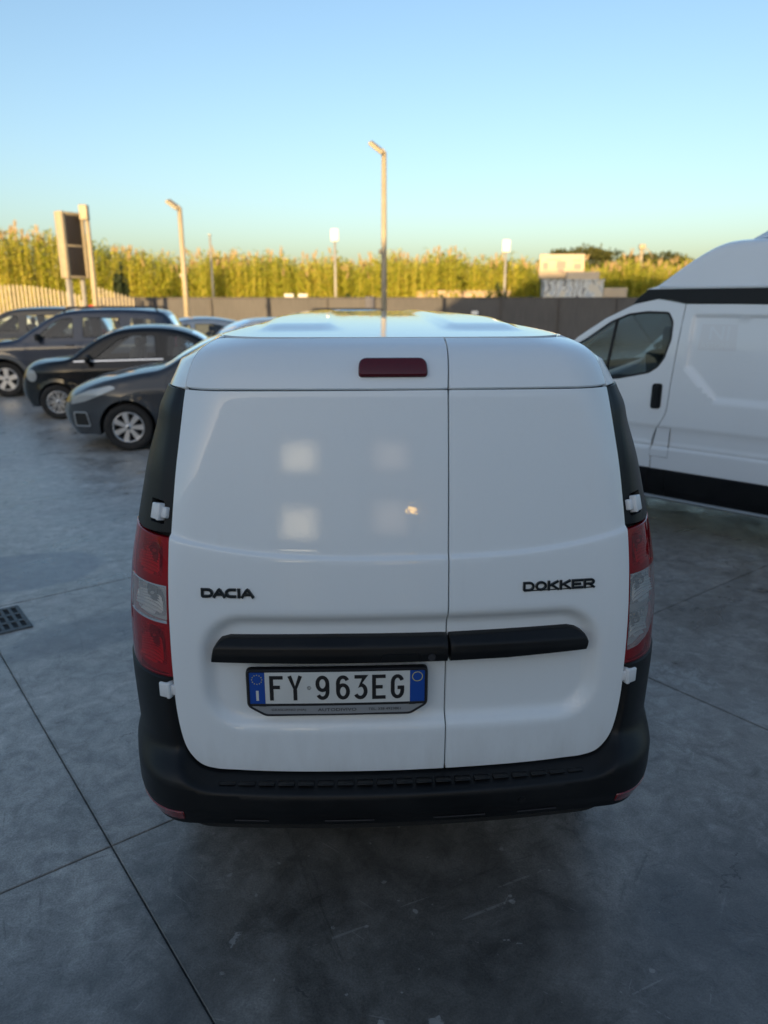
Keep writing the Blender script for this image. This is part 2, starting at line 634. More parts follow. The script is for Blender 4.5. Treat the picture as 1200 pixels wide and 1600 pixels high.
class MB:
    def __init__(self):
        self.v, self.f, self.mi, self.sm = [], [], [], []

    def add(self, vs, fs, m=0, smooth=True):
        o = len(self.v)
        self.v.extend(tuple(float(c) for c in q) for q in vs)
        for f in fs:
            self.f.append(tuple(int(i) + o for i in f))
            self.mi.append(m)
            self.sm.append(smooth)

    def box(self, c, s, m=0, bevel=0.0, mat=None, seg=2):
        bm = bmesh.new()
        bmesh.ops.create_cube(bm, size=1)
        for v in bm.verts:
            v.co = Vector((v.co.x * s[0], v.co.y * s[1], v.co.z * s[2]))
        if bevel:
            bmesh.ops.bevel(bm, geom=bm.edges[:], offset=bevel, segments=seg, profile=.5, affect='EDGES')
        M = mat or Matrix.Identity(4)
        bm.verts.index_update()
        vs = [(Vector(c) + (M.to_3x3() @ v.co)) for v in bm.verts]
        fs = [[v.index for v in f.verts] for f in bm.faces]
        self.add(vs, fs, m, bool(bevel))
        bm.free()

    def cyl(self, p0, p1, r0, r1=None, n=16, m=0, cap=True):
        p0, p1 = Vector(p0), Vector(p1)
        r1 = r0 if r1 is None else r1
        d = (p1 - p0).normalized()
        a = d.orthogonal().normalized()
        b = d.cross(a)
        vs = []
        for p, r in ((p0, r0), (p1, r1)):
            for k in range(n):
                an = 2 * math.pi * k / n
                vs.append(p + (a * math.cos(an) + b * math.sin(an)) * r)
        self.add(vs, [(k, (k + 1) % n, n + (k + 1) % n, n + k) for k in range(n)], m)
        if cap:
            self.add(vs, [tuple(range(n))[::-1], tuple(range(n, 2 * n))], m, False)

    def tube(self, pts, r, n=8, m=0):
        pts = [Vector(q) for q in pts]
        vs, fs = [], []
        a = None
        for i, p in enumerate(pts):
            d = (pts[min(i + 1, len(pts) - 1)] - pts[max(i - 1, 0)]).normalized()
            a = d.orthogonal().normalized() if a is None else (a - d * a.dot(d)).normalized()
            b = d.cross(a)
            rr = r[i] if isinstance(r, (list, tuple)) else r
            for k in range(n):
                an = 2 * math.pi * k / n
                vs.append(p + (a * math.cos(an) + b * math.sin(an)) * rr)
        for i in range(len(pts) - 1):
            for k in range(n):
                fs.append((i * n + k, i * n + (k + 1) % n, (i + 1) * n + (k + 1) % n, (i + 1) * n + k))
        fs.append(tuple(range(n))[::-1])
        fs.append(tuple(range((len(pts) - 1) * n, len(pts) * n)))
        self.add(vs, fs, m)

    def rev(self, prof, o, axis, n=32, m=0):
        """profile of (radius, height along axis)"""
        o, ax = Vector(o), Vector(axis).normalized()
        a = ax.orthogonal().normalized()
        b = ax.cross(a)
        vs, fs = [], []
        for r, h in prof:
            for k in range(n):
                an = 2 * math.pi * k / n
                vs.append(o + ax * h + (a * math.cos(an) + b * math.sin(an)) * r)
        for i in range(len(prof) - 1):
            for k in range(n):
                fs.append((i * n + k, i * n + (k + 1) % n, (i + 1) * n + (k + 1) % n, (i + 1) * n + k))
        self.add(vs, fs, m)

    def grid(self, V, m=0, flip=False, smooth=True):
        """V: array (nu, nv, 3)"""
        nu, nv = V.shape[:2]
        fs = []
        for i in range(nu - 1):
            for j in range(nv - 1):
                q = (i * nv + j, i * nv + j + 1, (i + 1) * nv + j + 1, (i + 1) * nv + j)
                fs.append(q[::-1] if flip else q)
        self.add(V.reshape(-1, 3), fs, m, smooth)

    def patch(self, outline, fn, sp, holes=(), extra=(), skirt=((.0015, -.0015), (.0025, -.012)), m=0, hole_skirt=None, bsp=None):
        """cover the inside of a 2D outline with a surface fn(u, v, off) and turn its edges inward"""
        bsp = bsp or sp
        loops = []
        for k, lp in enumerate([outline] + list(holes)):
            lp = resample(lp, bsp)
            if (area(lp) < 0) != (k > 0):
                lp = lp[::-1]
            loops.append(lp)                       # outline ccw, holes cw
        ext = [resample(e, sp, False) for e in extra]
        out = loops[0]
        lo, hi = out.min(0), out.max(0)
        gx = np.arange(lo[0] + sp * .5, hi[0], sp)
        gy = np.arange(lo[1] + sp * .5, hi[1], sp)
        if len(gx) and len(gy):
            G = np.stack(np.meshgrid(gx, gy), -1).reshape(-1, 2)
            keep = in_poly(G, out)
            for h in loops[1:]:
                keep &= ~in_poly(G, h)
            G = G[keep]
            for lp in loops:
                if len(G):
                    G = G[dist_poly(G, lp) > sp * .45]
            for e in ext:
                if len(G):
                    G = G[dist_poly(G, e, False) > sp * .3]
        else:
            G = np.zeros((0, 2))
        ext2 = []
        for e in ext:
            kp = in_poly(e, out)
            for h in loops[1:]:
                kp &= ~in_poly(e, h)
            for lp in loops:
                kp &= dist_poly(e, lp) > min(sp, bsp) * .15
            ext2.append(e[kp])
        allp = [lp for lp in loops] + [e for e in ext2 if len(e)] + [G]
        pts = np.concatenate(allp)
        edges = []
        o = 0
        for lp in loops:
            n = len(lp)
            edges += [(o + i, o + (i + 1) % n) for i in range(n)]
            o += n
        r = delaunay_2d_cdt([Vector((float(a), float(b))) for a, b in pts], edges, [], 0, 1e-6)
        V2 = np.array([tuple(q) for q in r[0]])
        T = np.array([tuple(f) for f in r[2]], int)
        cen = V2[T].mean(1)
        keep = in_poly(cen, out)
        for h in loops[1:]:
            keep &= ~in_poly(cen, h)
        T = T[keep]
        # counter-clockwise triangles
        A = V2[T]
        cr = (A[:, 1, 0] - A[:, 0, 0]) * (A[:, 2, 1] - A[:, 0, 1]) - (A[:, 1, 1] - A[:, 0, 1]) * (A[:, 2, 0] - A[:, 0, 0])
        T[cr < 0] = T[cr < 0][:, ::-1]
        T = T[np.abs(cr) > 2e-3 * min(sp, bsp) ** 2]
        Z = np.zeros(len(V2))
        V3 = fn(V2[:, 0], V2[:, 1], Z)
        u = fn(V2[:, 0], V2[:, 1], Z + .001) - V3
        k = len(T) // 2
        q = T[k]
        nn = np.cross(V3[q[1]] - V3[q[0]], V3[q[2]] - V3[q[0]])
        flip = float(nn @ u[q[0]]) < 0
        self.add(V3, T[:, ::-1] if flip else T, m)
        for k, lp in enumerate(loops):
            sk = skirt if k == 0 or hole_skirt is None else hole_skirt
            if not sk:
                continue
            rings = [fn(lp[:, 0], lp[:, 1], np.zeros(len(lp)))]
            for d, off in sk:
                l2 = offset_poly(lp, d)
                rings.append(fn(l2[:, 0], l2[:, 1], np.full(len(lp), off)))
            n = len(lp)
            vs = np.concatenate(rings)
            fs = []
            for i in range(len(rings) - 1):
                for j in range(n):
                    qd = (i * n + j, (i + 1) * n + j, (i + 1) * n + (j + 1) % n, i * n + (j + 1) % n)
                    fs.append(qd[::-1] if flip else qd)
            self.add(vs, fs, m)

    def stroke(self, pts, w, fn, o0, o1, closed=False, m=0, edge_m=None):
        """raised ribbon along a 2D polyline on surface fn"""
        P = np.asarray(pts, float)
        n = len(P)
        d = np.zeros_like(P)
        for i in range(n):
            a = P[i - 1] if (i > 0 or closed) else P[i]
            b = P[(i + 1) % n] if (i < n - 1 or closed) else P[i]
            e1 = P[i] - a
            e2 = b - P[i]
            n1 = np.array([e1[1], -e1[0]]) / max(np.hypot(*e1), 1e-9) if np.hypot(*e1) > 1e-9 else None
            n2 = np.array([e2[1], -e2[0]]) / max(np.hypot(*e2), 1e-9) if np.hypot(*e2) > 1e-9 else None
            if n1 is None:
                d[i] = n2
            elif n2 is None:
                d[i] = n1
            else:
                s = n1 + n2
                s /= max(np.hypot(*s), 1e-6)
                d[i] = s / max(.5, float(s @ n1))
        L, Rr = P - d * w / 2, P + d * w / 2
        bev = min(w * .16, abs(o1 - o0) * .5)
        Li, Ri = P - d * (w / 2 - bev), P + d * (w / 2 - bev)
        z = np.zeros(n)
        rows = [fn(L[:, 0], L[:, 1], z + o0), fn(L[:, 0], L[:, 1], z + o1 - bev), fn(Li[:, 0], Li[:, 1], z + o1),
                fn(Ri[:, 0], Ri[:, 1], z + o1), fn(Rr[:, 0], Rr[:, 1], z + o1 - bev), fn(Rr[:, 0], Rr[:, 1], z + o0)]
        vs = np.concatenate(rows)
        em = m if edge_m is None else edge_m
        for r_ in range(5):
            fs = []
            for i in range(n if closed else n - 1):
                j = (i + 1) % n
                fs.append((r_ * n + i, (r_ + 1) * n + i, (r_ + 1) * n + j, r_ * n + j))
            self.add(vs, fs, m if r_ == 2 else em, False)
        if not closed:
            self.add(vs, [tuple(k * n for k in range(6)), tuple(k * n + n - 1 for k in range(6))[::-1]], em, False)

    def build(self, name, mats, parent=None, **kw):
        me = bpy.data.meshes.new(name)
        me.from_pydata(self.v, [], self.f)
        for mt in (mats if isinstance(mats, (list, tuple)) else [mats]):
            me.materials.append(MATS[mt])
        me.polygons.foreach_set('material_index', self.mi)
        me.polygons.foreach_set('use_smooth', self.sm)
        me.update()
        o = bpy.data.objects.new(name, me)
        col.objects.link(o)
        if parent is not None:
            o.parent = parent
        for k, v in kw.items():
            o[k] = v
        return o


def thing(name, label, cat, loc=(0, 0, 0), rz=0.0, group=None):
    o = bpy.data.objects.new(name, None)
    o.empty_display_size = .2
    col.objects.link(o)
    o.location = loc
    o.rotation_euler = (0, 0, rz)
    o['label'] = label
    o['category'] = cat
    if group:
        o['group'] = group
    return o


def tag(o, label, cat, group=None):
    o['label'] = label
    o['category'] = cat
    if group:
        o['group'] = group
    return o


def text_mb(mb, body, cx, cz, height, fn, off, m=0, width=None):
    """built-in vector font turned into flat faces on a surface"""
    cu = bpy.data.curves.new('t', 'FONT')
    cu.body = body
    cu.size = 1
    cu.align_x = 'CENTER'
    cu.resolution_u = 3
    ob = bpy.data.objects.new('t', cu)
    col.objects.link(ob)
    dg = bpy.context.evaluated_depsgraph_get()
    me = ob.evaluated_get(dg).to_mesh()
    V = np.array([tuple(v.co) for v in me.vertices])
    F = [tuple(p.vertices) for p in me.polygons]
    ob.evaluated_get(dg).to_mesh_clear()
    bpy.data.objects.remove(ob)
    bpy.data.curves.remove(cu)
    lo, hi = V.min(0), V.max(0)
    s = height / (hi[1] - lo[1])
    sx = s if width is None else width / (hi[0] - lo[0])
    u = cx + (V[:, 0] - (lo[0] + hi[0]) / 2) * sx
    v = cz + (V[:, 1] - (lo[1] + hi[1]) / 2) * s
    mb.add(fn(u, v, np.full(len(u), off)), F, m, False)


def arc(cx, cy, rx, ry, a0, a1, n=8):
    return [(cx + rx * math.cos(R(a0 + (a1 - a0) * k / n)), cy + ry * math.sin(R(a0 + (a1 - a0) * k / n))) for k in range(n + 1)]


# ------------------------------------------------------------------ setting: yard
SL = 2.65
GA = R(37.5)
n_ = np.array([math.cos(GA), math.sin(GA)])
t_ = np.array([-n_[1], n_[0]])


def nt_xy(n, t):
    return n_ * n + t_ * t


mb = MB()
g = [(-400, -400), (400, -400), (400, 36.5), (-400, 36.5)]
mb.add([(x, y, -.014) for x, y in g], [(0, 1, 2, 3)], 0, False)
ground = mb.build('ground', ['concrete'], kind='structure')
mb = MB()
mb.add([(-1500, -400.5, -.03), (1500, -400.5, -.03), (1500, 3000, -.03), (-1500, 3000, -.03)], [(0, 1, 2, 3)], 0, False)
field = mb.build('field', ['dirt'], kind='structure')

# sawn concrete slabs, each one apart
mb = MB()
hw = SL / 2 - .0022
ch = .0025
q0 = [(-hw, -hw), (hw, -hw), (hw, hw), (-hw, hw)]
q1 = [(-hw + ch, -hw + ch), (hw - ch, -hw + ch), (hw - ch, hw - ch), (-hw + ch, hw - ch)]
vs = [(x, y, -.013) for x, y in q0] + [(x, y, -ch) for x, y in q0] + [(x, y, 0) for x, y in q1]
fs = [(8, 9, 10, 11)] + [(a + i, a + (i + 1) % 4, a + 4 + (i + 1) % 4, a + 4 + i) for a in (0, 4) for i in range(4)]
mb.add(vs, fs, 0, False)
slab0 = None
for i in range(-6, 14):
    for j in range(-5, 14):
        n0, t0 = .578 + SL * (i + .5), 2.38 + SL * (j + .5)
        x, y = nt_xy(n0, t0)
        d = y
        if y < -1.5 or y > 27 or abs(x) > (y + 3.2) * .62 + 1.2:
            continue
        if slab0 is None:
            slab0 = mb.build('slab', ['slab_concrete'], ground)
            o = slab0
        else:
            o = slab0.copy()
            col.objects.link(o)
            o.parent = ground
        o.location = (x, y, (i * 7 + j * 13) % 5 * .0003)
        o.rotation_euler = (0, 0, GA)

# drain grate at the left edge
dr = thing('drain_grate', 'square iron drain grate set in the concrete at the left', 'drain', (*nt_xy(.61, 4.768), .0), GA)
mb = MB()
holes = []
for r_ in range(3):
    for c_ in range(8):
        cx, cy = -.165 + .0471 * c_, -.122 + .122 * r_
        holes.append([(cx - .014, cy - .046), (cx + .014, cy - .046), (cx + .014, cy + .046), (cx - .014, cy + .046)])
flat = lambda u, v, o: np.stack([u, v, .009 + o], -1)
mb.patch(round_poly([(-.2, -.2), (.2, -.2), (.2, .2), (-.2, .2)], .008, 3), flat, .1, holes=holes, skirt=((.003, -.003), (.004, -.009)), hole_skirt=((.0, -.008),))
mb.build('grate_plate', ['iron'], dr)
mb = MB()
mb.add([(-.198, -.198, .0015), (.198, -.198, .0015), (.198, .198, .0015), (-.198, .198, .0015)], [(0, 1, 2, 3)], 0, False)  # flat black sheet stands for the darkness inside the drain
mb.build('pit_dark', ['gap_black'], dr)


# ------------------------------------------------------------------ wheels
def wheel(parent, c, ax, r, w, style, rim_r=None):
    """c: centre of the outer face plane, ax: +1/-1 outward along local x"""
    c = Vector(c)
    a = Vector((ax, 0, 0))
    rr = rim_r or r * .64
    mb = MB()
    prof = [(rr * .99, -.018), (rr * 1.03, -.004), (r * .88, .0), (r * .955, -.008), (r * .99, -.028), (r, -.05), (r, -w + .05), (r * .97, -w + .015), (rr, -w)]
    mb.rev(prof, c, a, 48)
    # tread grooves as shallow rings
    for h in (-.07, -.11, -.15):
        mb.rev([(r + .0015, h - .012), (r + .004, h - .008), (r + .004, h + .008), (r + .0015, h + .012)], c, a, 48)
    wh = bpy.data.objects.new('wheel', None)
    col.objects.link(wh)
    wh.parent = parent
    ty = mb.build('tyre', ['rubber'], wh)
    mb = MB()
    mb.rev([(rr * 1.0, -.016), (rr * .985, -.004), (rr * .93, -.004), (rr * .90, -.022), (rr * .88, -.10), (rr * .87, -w + .02)], c, a, 48)
    mb.rev([(rr * .88, -.085), (.001, -.085)], c, a, 32, 1)
    mb.rev([(rr * .60, -.075), (rr * .62, -.06), (rr * .2, -.06)], c, a, 32, 2)       # brake disc
    hub = rr * .2
    mb.rev([(hub * 1.25, -.05), (hub, -.014), (hub * .55, -.008), (.001, -.006)], c, a, 24)
    mb.rev([(hub * .5, -.007), (hub * .42, -.003), (.001, -.002)], c, a, 16, 1)
    up, fw = Vector((0, 0, 1)), a.cross(Vector((0, 0, 1)))

    def spoke(an, w0, w1, d0=-.018, d1=-.012, r0=hub * .8, r1=rr * .95, skew=0.0):
        def pt(rad, off, dep, extra=0.0):
            c1 = up * math.cos(an + extra) + fw * math.sin(an + extra)
            s1 = -up * math.sin(an + extra) + fw * math.cos(an + extra)
            return c + c1 * rad + s1 * off + a * dep
        vs = [pt(r0, -w0 / 2, d0), pt(r0, w0 / 2, d0), pt(r1, w1 / 2, d1, skew), pt(r1, -w1 / 2, d1, skew),
              pt(r0, -w0 / 2 - .008, d0 - .03), pt(r0, w0 / 2 + .008, d0 - .03), pt(r1, w1 / 2 + .008, d1 - .03, skew), pt(r1, -w1 / 2 - .008, d1 - .03, skew)]
        fs = [(0, 1, 2, 3), (0, 4, 5, 1), (1, 5, 6, 2), (2, 6, 7, 3), (3, 7, 4, 0)]
        if ax < 0:
            fs = [f[::-1] for f in fs]
        mb.add(vs, fs, 0, False)
    if style == 'seven':
        for k in range(7):
            spoke(2 * math.pi * k / 7 + .2, rr * .20, rr * .36)
    elif style == 'five':
        for k in range(5):
            spoke(2 * math.pi * k / 5, rr * .34, rr * .42)
    elif style == 'mesh':
        for k in range(8):
            an = 2 * math.pi * k / 8
            spoke(an, rr * .07, rr * .10, skew=.18)
            spoke(an, rr * .07, rr * .10, skew=-.18)
    else:
        for k in range(6):
            spoke(2 * math.pi * k / 6, rr * .26, rr * .30)
    mb.build('rim', ['alloy', 'interior', 'dark_alloy'], wh)
    return wh


# ------------------------------------------------------------------ the van in front: surface of its rear and flanks
ZG = np.arange(.25, 1.8301, .005)
def _tab(zk, vk, sig=.02):
    v = np.interp(ZG, zk, vk)
    k = np.arange(-40, 41) * .005
    g = np.exp(-.5 * (k / sig) ** 2)
    g /= g.sum()
    pad = np.concatenate([np.full(40, v[0]), v, 2 * v[-1] - v[-2:-42:-1]])
    return np.convolve(pad, g, 'valid')


DR = _tab([.25, .30, .55, 1.0, 1.2, 1.45, 1.66, 1.72, 1.76, 1.785, 1.80, 1.81, 1.83], [.02, .02, 0, 0, .02, .07, .125, .15, .18, .215, .26, .34, .50], .012)
_ds2 = _tab([.25, .30, .55, 1.0, 1.2, 1.45, 1.66, 1.72, 1.83], [.02, .02, 0, 0, .02, .07, .125, .142, .175], .075)
_w = np.clip((ZG - 1.55) / .10, 0, 1)
_w = _w * _w * (3 - 2 * _w)
DR = _ds2 * (1 - _w) + DR * _w
DW = _tab([.25, .30, .45, .6, .8, 1.0, 1.15, 1.3, 1.45, 1.6, 1.7, 1.76, 1.785, 1.81, 1.83], [.78, .80, .838, .834, .842, .838, .822, .792, .761, .714, .68, .647, .608, .535, .45], .02)
SG = np.arange(0, 1.451, .01)
_TP = np.zeros((len(ZG), len(SG), 3))
for _i, _z in enumerate(ZG):
    W_, c_ = DW[_i], .20
    x = np.concatenate([np.linspace(0, W_ - c_, 60, endpoint=False), W_ - c_ + c_ * np.sin(np.linspace(0, math.pi / 2, 60))])
    y = DR[_i] + .10 * x ** 2 + np.where(x > W_ - c_, c_ * 1.3 * (1 - np.sqrt(np.maximum(0, 1 - ((x - (W_ - c_)) / c_) ** 2))), 0)
    x = np.append(x, [W_ + .004, W_ + .012])
    y = np.append(y, [y[-1] + .3, y[-1] + 1.4])
    l_ = np.concatenate([[0], np.cumsum(np.hypot(np.diff(x), np.diff(y)))])
    _TP[_i, :, 0] = np.interp(SG, l_, x)
    _TP[_i, :, 1] = np.interp(SG, l_, y)
    _TP[_i, :, 2] = _z
_ds = np.gradient(_TP, axis=1)
_dz = np.gradient(_TP, axis=0)
_TN = np.cross(_ds, _dz)
_TN /= np.linalg.norm(_TN, axis=-1, keepdims=True)


def DK(s, z, off):
    s, z, off = np.broadcast_arrays(np.asarray(s, float), np.asarray(z, float), np.asarray(off, float))
    sg = np.where(s < 0, -1.0, 1.0)
    a = np.abs(s)
    over = np.maximum(a - 1.44, 0)
    a = np.minimum(a, 1.44) / .01
    b = np.clip((z - .25) / .005, 0, len(ZG) - 1.001)
    i, j = a.astype(int), b.astype(int)
    i = np.minimum(i, len(SG) - 2)
    fa, fb = (a - i)[..., None], (b - j)[..., None]

    def lk(T):
        return (T[j, i] * (1 - fa) + T[j, i + 1] * fa) * (1 - fb) + (T[j + 1, i] * (1 - fa) + T[j + 1, i + 1] * fa) * fb
    P, N = lk(_TP), lk(_TN)
    N = N / np.linalg.norm(N, axis=-1, keepdims=True)
    P = P + N * off[..., None]
    P[..., 1] += over
    P[..., 0] *= sg
    return P


def zcrease(s):
    return 1.21 + .058 * (np.abs(s) / .66) ** 3


def rrect(s, z, cs, cz, hs, hz, r):
    qx, qz = np.abs(s - cs) - hs + r, np.abs(z - cz) - hz + r
    return np.hypot(np.maximum(qx, 0), np.maximum(qz, 0)) + np.minimum(np.maximum(qx, qz), 0) - r


def door_disp(s, z):
    d = rrect(s, z, 0, .868, .592, .185, .13)
    o = -.030 * (1 - sstep(-.044, .0, d))
    zc = zcrease(s)
    o = o + .009 * (1 - sstep(-.008, .008, z - zc)) * (1 - .0 * z)
    return o


def DKd(s, z, off):
    return DK(s, z, np.asarray(off) + door_disp(np.asarray(s, float), np.asarray(z, float)))


van = thing('panel_van', 'white panel van seen from behind with twin rear doors, black bumper and red tail lights', 'van', (.0583, 1.93, 0), .0628)

half = [(.0, .543), (.35, .545), (.50, .549), (.56, .552), (.605, .566), (.638, .605), (.656, .66), (.667, .75), (.669, .85), (.669, .95), (.666, 1.10), (.659, 1.25), (.647, 1.40), (.635, 1.54), (.629, 1.662)]
hs_ = spline(half, 6)
seam = lambda z: np.interp(z, [.5, 1.2, 1.67, 1.81], [.125, .126, .130, .138])
cr_lines = [[(s, zcrease(s) + d) for s in np.linspace(-.66, .66, 100)] for d in (-.009, -.0045, 0, .0045, .009)]


def door_outline(side, z0, z1, top):
    """side -1 left of the seam, +1 right"""
    e = hs_[(hs_[:, 1] <= z1)]
    g_ = .0036
    if side > 0:
        e = e[e[:, 0] > seam(.6) + .02]
        pts = [(seam(.5) + g_, .5436)] + [tuple(q) for q in e] + top + [(seam(z) + g_, z) for z in np.linspace(z1, .6, 8)]
    else:
        l = e[::-1] * np.array([-1, 1])
        r_ = [(s, .5435) for s in (.06, seam(.5) - g_)]
        pts = [tuple(q) for q in l[::-1]][::-1] + r_ + [(seam(z) - g_, z) for z in np.linspace(.6, z1, 8)] + top
    return pts


ZS = 1.664
doors = {}
for side in (-1, 1):
    mb = MB()
    top = [(side * .629, ZS)] if side > 0 else []
    ol = door_outline(side, ZS, ZS, [])
    mb.patch(ol, DKd, .013, extra=cr_lines)
    d = mb.build('rear_door', ['white_paint'], van)
    doors[side] = d
    mb = MB()
    up = [(.627, 1.671), (.6225, 1.72), (.618, 1.758), (.611, 1.782), (.594, 1.793), (.55, 1.797), (.2, 1.799)]
    g_ = .0036
    if side > 0:
        ol = [(seam(z) + g_, z) for z in np.linspace(1.799, 1.671, 6)] + up
    else:
        ol = [(-a, b) for a, b in up[::-1]][::-1] + [(0, 1.8)] + [(seam(z) - g_, z) for z in np.linspace(1.80, 1.671, 6)]
    mb.patch(ol, DK, .012)
    mb.build('upper_panel', ['white_paint'], d)

# black shell behind every shut line
mb = MB()
zz = np.linspace(.30, 1.80, 76)
ss = np.concatenate([np.linspace(-3.6, -1.0, 30), np.linspace(-.98, .98, 99), np.linspace(1.0, 3.6, 30)])
S_, Z_ = np.meshgrid(ss, zz)
mb.grid(DK(S_, Z_, -.026 - .02 * (np.abs(rrect(S_, Z_, 0, .868, .60, .19, .13)) * 0 + (rrect(S_, Z_, 0, .868, .60, .19, .13) < 0.02))))
mb.build('inner_shell', ['gap_black'], van)

# roof
mb = MB()
NT_, NJ = 61, 60
tt = np.linspace(-1, 1, NT_)
s0 = .90
ZR = 1.802
ring = DK(tt * s0, np.full(NT_, ZR), 0)
jj = np.linspace(0, 1, NJ) ** 1.4
V = np.zeros((NJ, NT_, 3))
wtop = abs(ring[0, 0])
for a, j in enumerate(jj):
    yend = 2.75
    V[a, :, 0] = ring[:, 0] * (1 - j) + tt * wtop * j
    V[a, :, 1] = ring[:, 1] * (1 - j) + yend * j
dist = V[..., 1] - ring[None, :, 1]
dist = np.minimum(dist, np.maximum(wtop - np.abs(V[..., 0]), 0) * 4.0)
V[..., 2] = ZR + .048 * (1 - (1 - np.clip(dist / 1.3, 0, 1)) ** 2)
xr = np.abs(V[..., 0])
rib = 1.5 * sstep(.17, .20, xr) * (1 - sstep(.40, .43, xr)) * sstep(.44, .62, V[..., 1] + .0) * (1 - sstep(2.2, 2.5, V[..., 1]))
V[..., 2] += .008 * rib
mb.grid(V)
lip = DK(tt * s0, np.full(NT_, ZR), -.012)
mb.grid(np.stack([lip, ring]), flip=False)
mb.build('roof', ['white_paint'], van)

# flanks with wheel arches, pillars
def body_side(sg):
    mb = MB()
    ra, zr, s_r, s_f = .365, .315, 1.45, 4.26
    a0 = math.asin((.36 - zr) / ra)
    arch_r = [(s_r - ra * math.cos(a), zr + ra * math.sin(a)) for a in np.linspace(a0 + .75, math.pi - a0, 20)]
    pts = [(.655, 1.799), (.63, 1.785), (.6275, 1.76), (.633, 1.72), (.637, 1.668), (.985, 1.664), (.985, 1.268), (1.0, 1.26), (1.0, .852), (1.126, .85)]
    pts = [(.607, 1.7995), (.617, 1.785), (.6235, 1.76), (.6285, 1.72), (.633, 1.667), (.97, 1.664), (.985, 1.268), (1.0, 1.26), (1.0, .852), (1.126, .85), (1.126, .475)] + arch_r[1:] + [(3.80, .36), (3.88, .55), (4.6, .8), (4.7, 1.02), (3.5, 1.10), (3.1, 1.45), (2.9, 1.799)]
    pts = [(sg * a, b) for a, b in pts]
    mb.patch(pts, DK, .05, bsp=.02)
    o = mb.build('body_side', ['white_paint'], van)
    mb = MB()
    mb.patch([(sg * a, b) for a, b in round_poly([(2.3, 1.08), (3.35, 1.08), (3.0, 1.5), (2.35, 1.55)], .05)], lambda s, z, o_: DK(s, z, o_ + .004), .08)
    mb.build('side_window', ['car_glass'], van)
    mb = MB()
    mb.patch([(sg * a, b) for a, b in round_poly([(1.85, .36), (3.78, .36), (3.78, .52), (1.82, .52)], .02)], lambda s, z, o_: DK(s, z, o_ + .012), .08)
    mb.build('side_cladding', ['black_plastic'], van)


for sg in (-1, 1):
    body_side(sg)
# nose of the van: bonnet, windscreen and front panel, closed
nose = [(4.02, .32), (4.10, .55), (4.06, .80), (3.95, .98), (3.0, 1.12), (2.05, 1.80)]
rows = []
for y, z in nose:
    W_ = float(np.interp(z, ZG, DW))
    k = np.linspace(-1, 1, 21)
    rows.append(np.stack([k * W_, y - .16 * np.abs(k) ** 3, np.full(21, z) + .02 * (1 - k * k)], -1))
V = np.array(rows)
mb = MB()
mb.grid(V[:4])
mb.grid(V[3:5])
mb.build('nose', ['white_paint'], van)
mb = MB()
mb.grid(V[4:6])
mb.build('windscreen', ['car_glass'], van)
for x in (-.80, .80):
    for y in (.80, 3.61):
        wheel(van, (x, y, .315), 1 if x > 0 else -1, .315, .19, 'six')

# black plastic trims above the tail lights
for sg in (-1, 1):
    mb = MB()
    inner = [(a + .0045, b) for a, b in hs_ if 1.268 <= b <= 1.655] + [(.6345, 1.6605)]
    pts = inner + [(.80, 1.660), (.965, 1.655), (.98, 1.272), (.80, 1.268)]
    hole = round_poly([(.685, 1.295), (.745, 1.295), (.745, 1.36), (.685, 1.36)], .006, 3)

    def trim_fn(s, z, o_):
        a = np.abs(s)
        e = np.interp(z, hs_[:, 1], hs_[:, 0])
        rid = sstep(.012, .05, a - e)                       # bevel along the door edge
        swell = .006 * np.exp(-((z - 1.60) / .035) ** 2)
        return DK(s, z, o_ - .005 + .009 * rid + swell)
    mb.patch([(sg * a, b) for a, b in pts], trim_fn, .015, holes=[[(sg * a, b) for a, b in hole]], hole_skirt=((0.002, -.003), (.003, -.02)))
    mb.build('corner_trim', ['black_plastic'], van)

# hinges: painted blocks in the pockets
def hinge(s, z, sg):
    mb = MB()
    for ds, dz, ws, hz, off in ((.002, 0, .034, .046, .0), (-.024, .0, .022, .032, -.008), (-.012, 0, .012, .050, .002)):
        c = DK(sg * (s + ds), z + dz, off)[None][0]
        nrm = DK(sg * (s + ds), z + dz, off + .01) - c
        nrm = Vector(nrm).normalized()
        up = Vector((0, 0, 1))
        rt = up.cross(nrm).normalized()
        up = nrm.cross(rt)
        M = Matrix((rt, up, nrm)).transposed().to_4x4()
        mb.box(c, (ws, hz, .034), 0, .004, M)
    mb.build('hinge', ['hinge_white'], van)


for sg in (-1, 1):
    hinge(.705, 1.328, sg)
    hinge(.697, .808, sg)


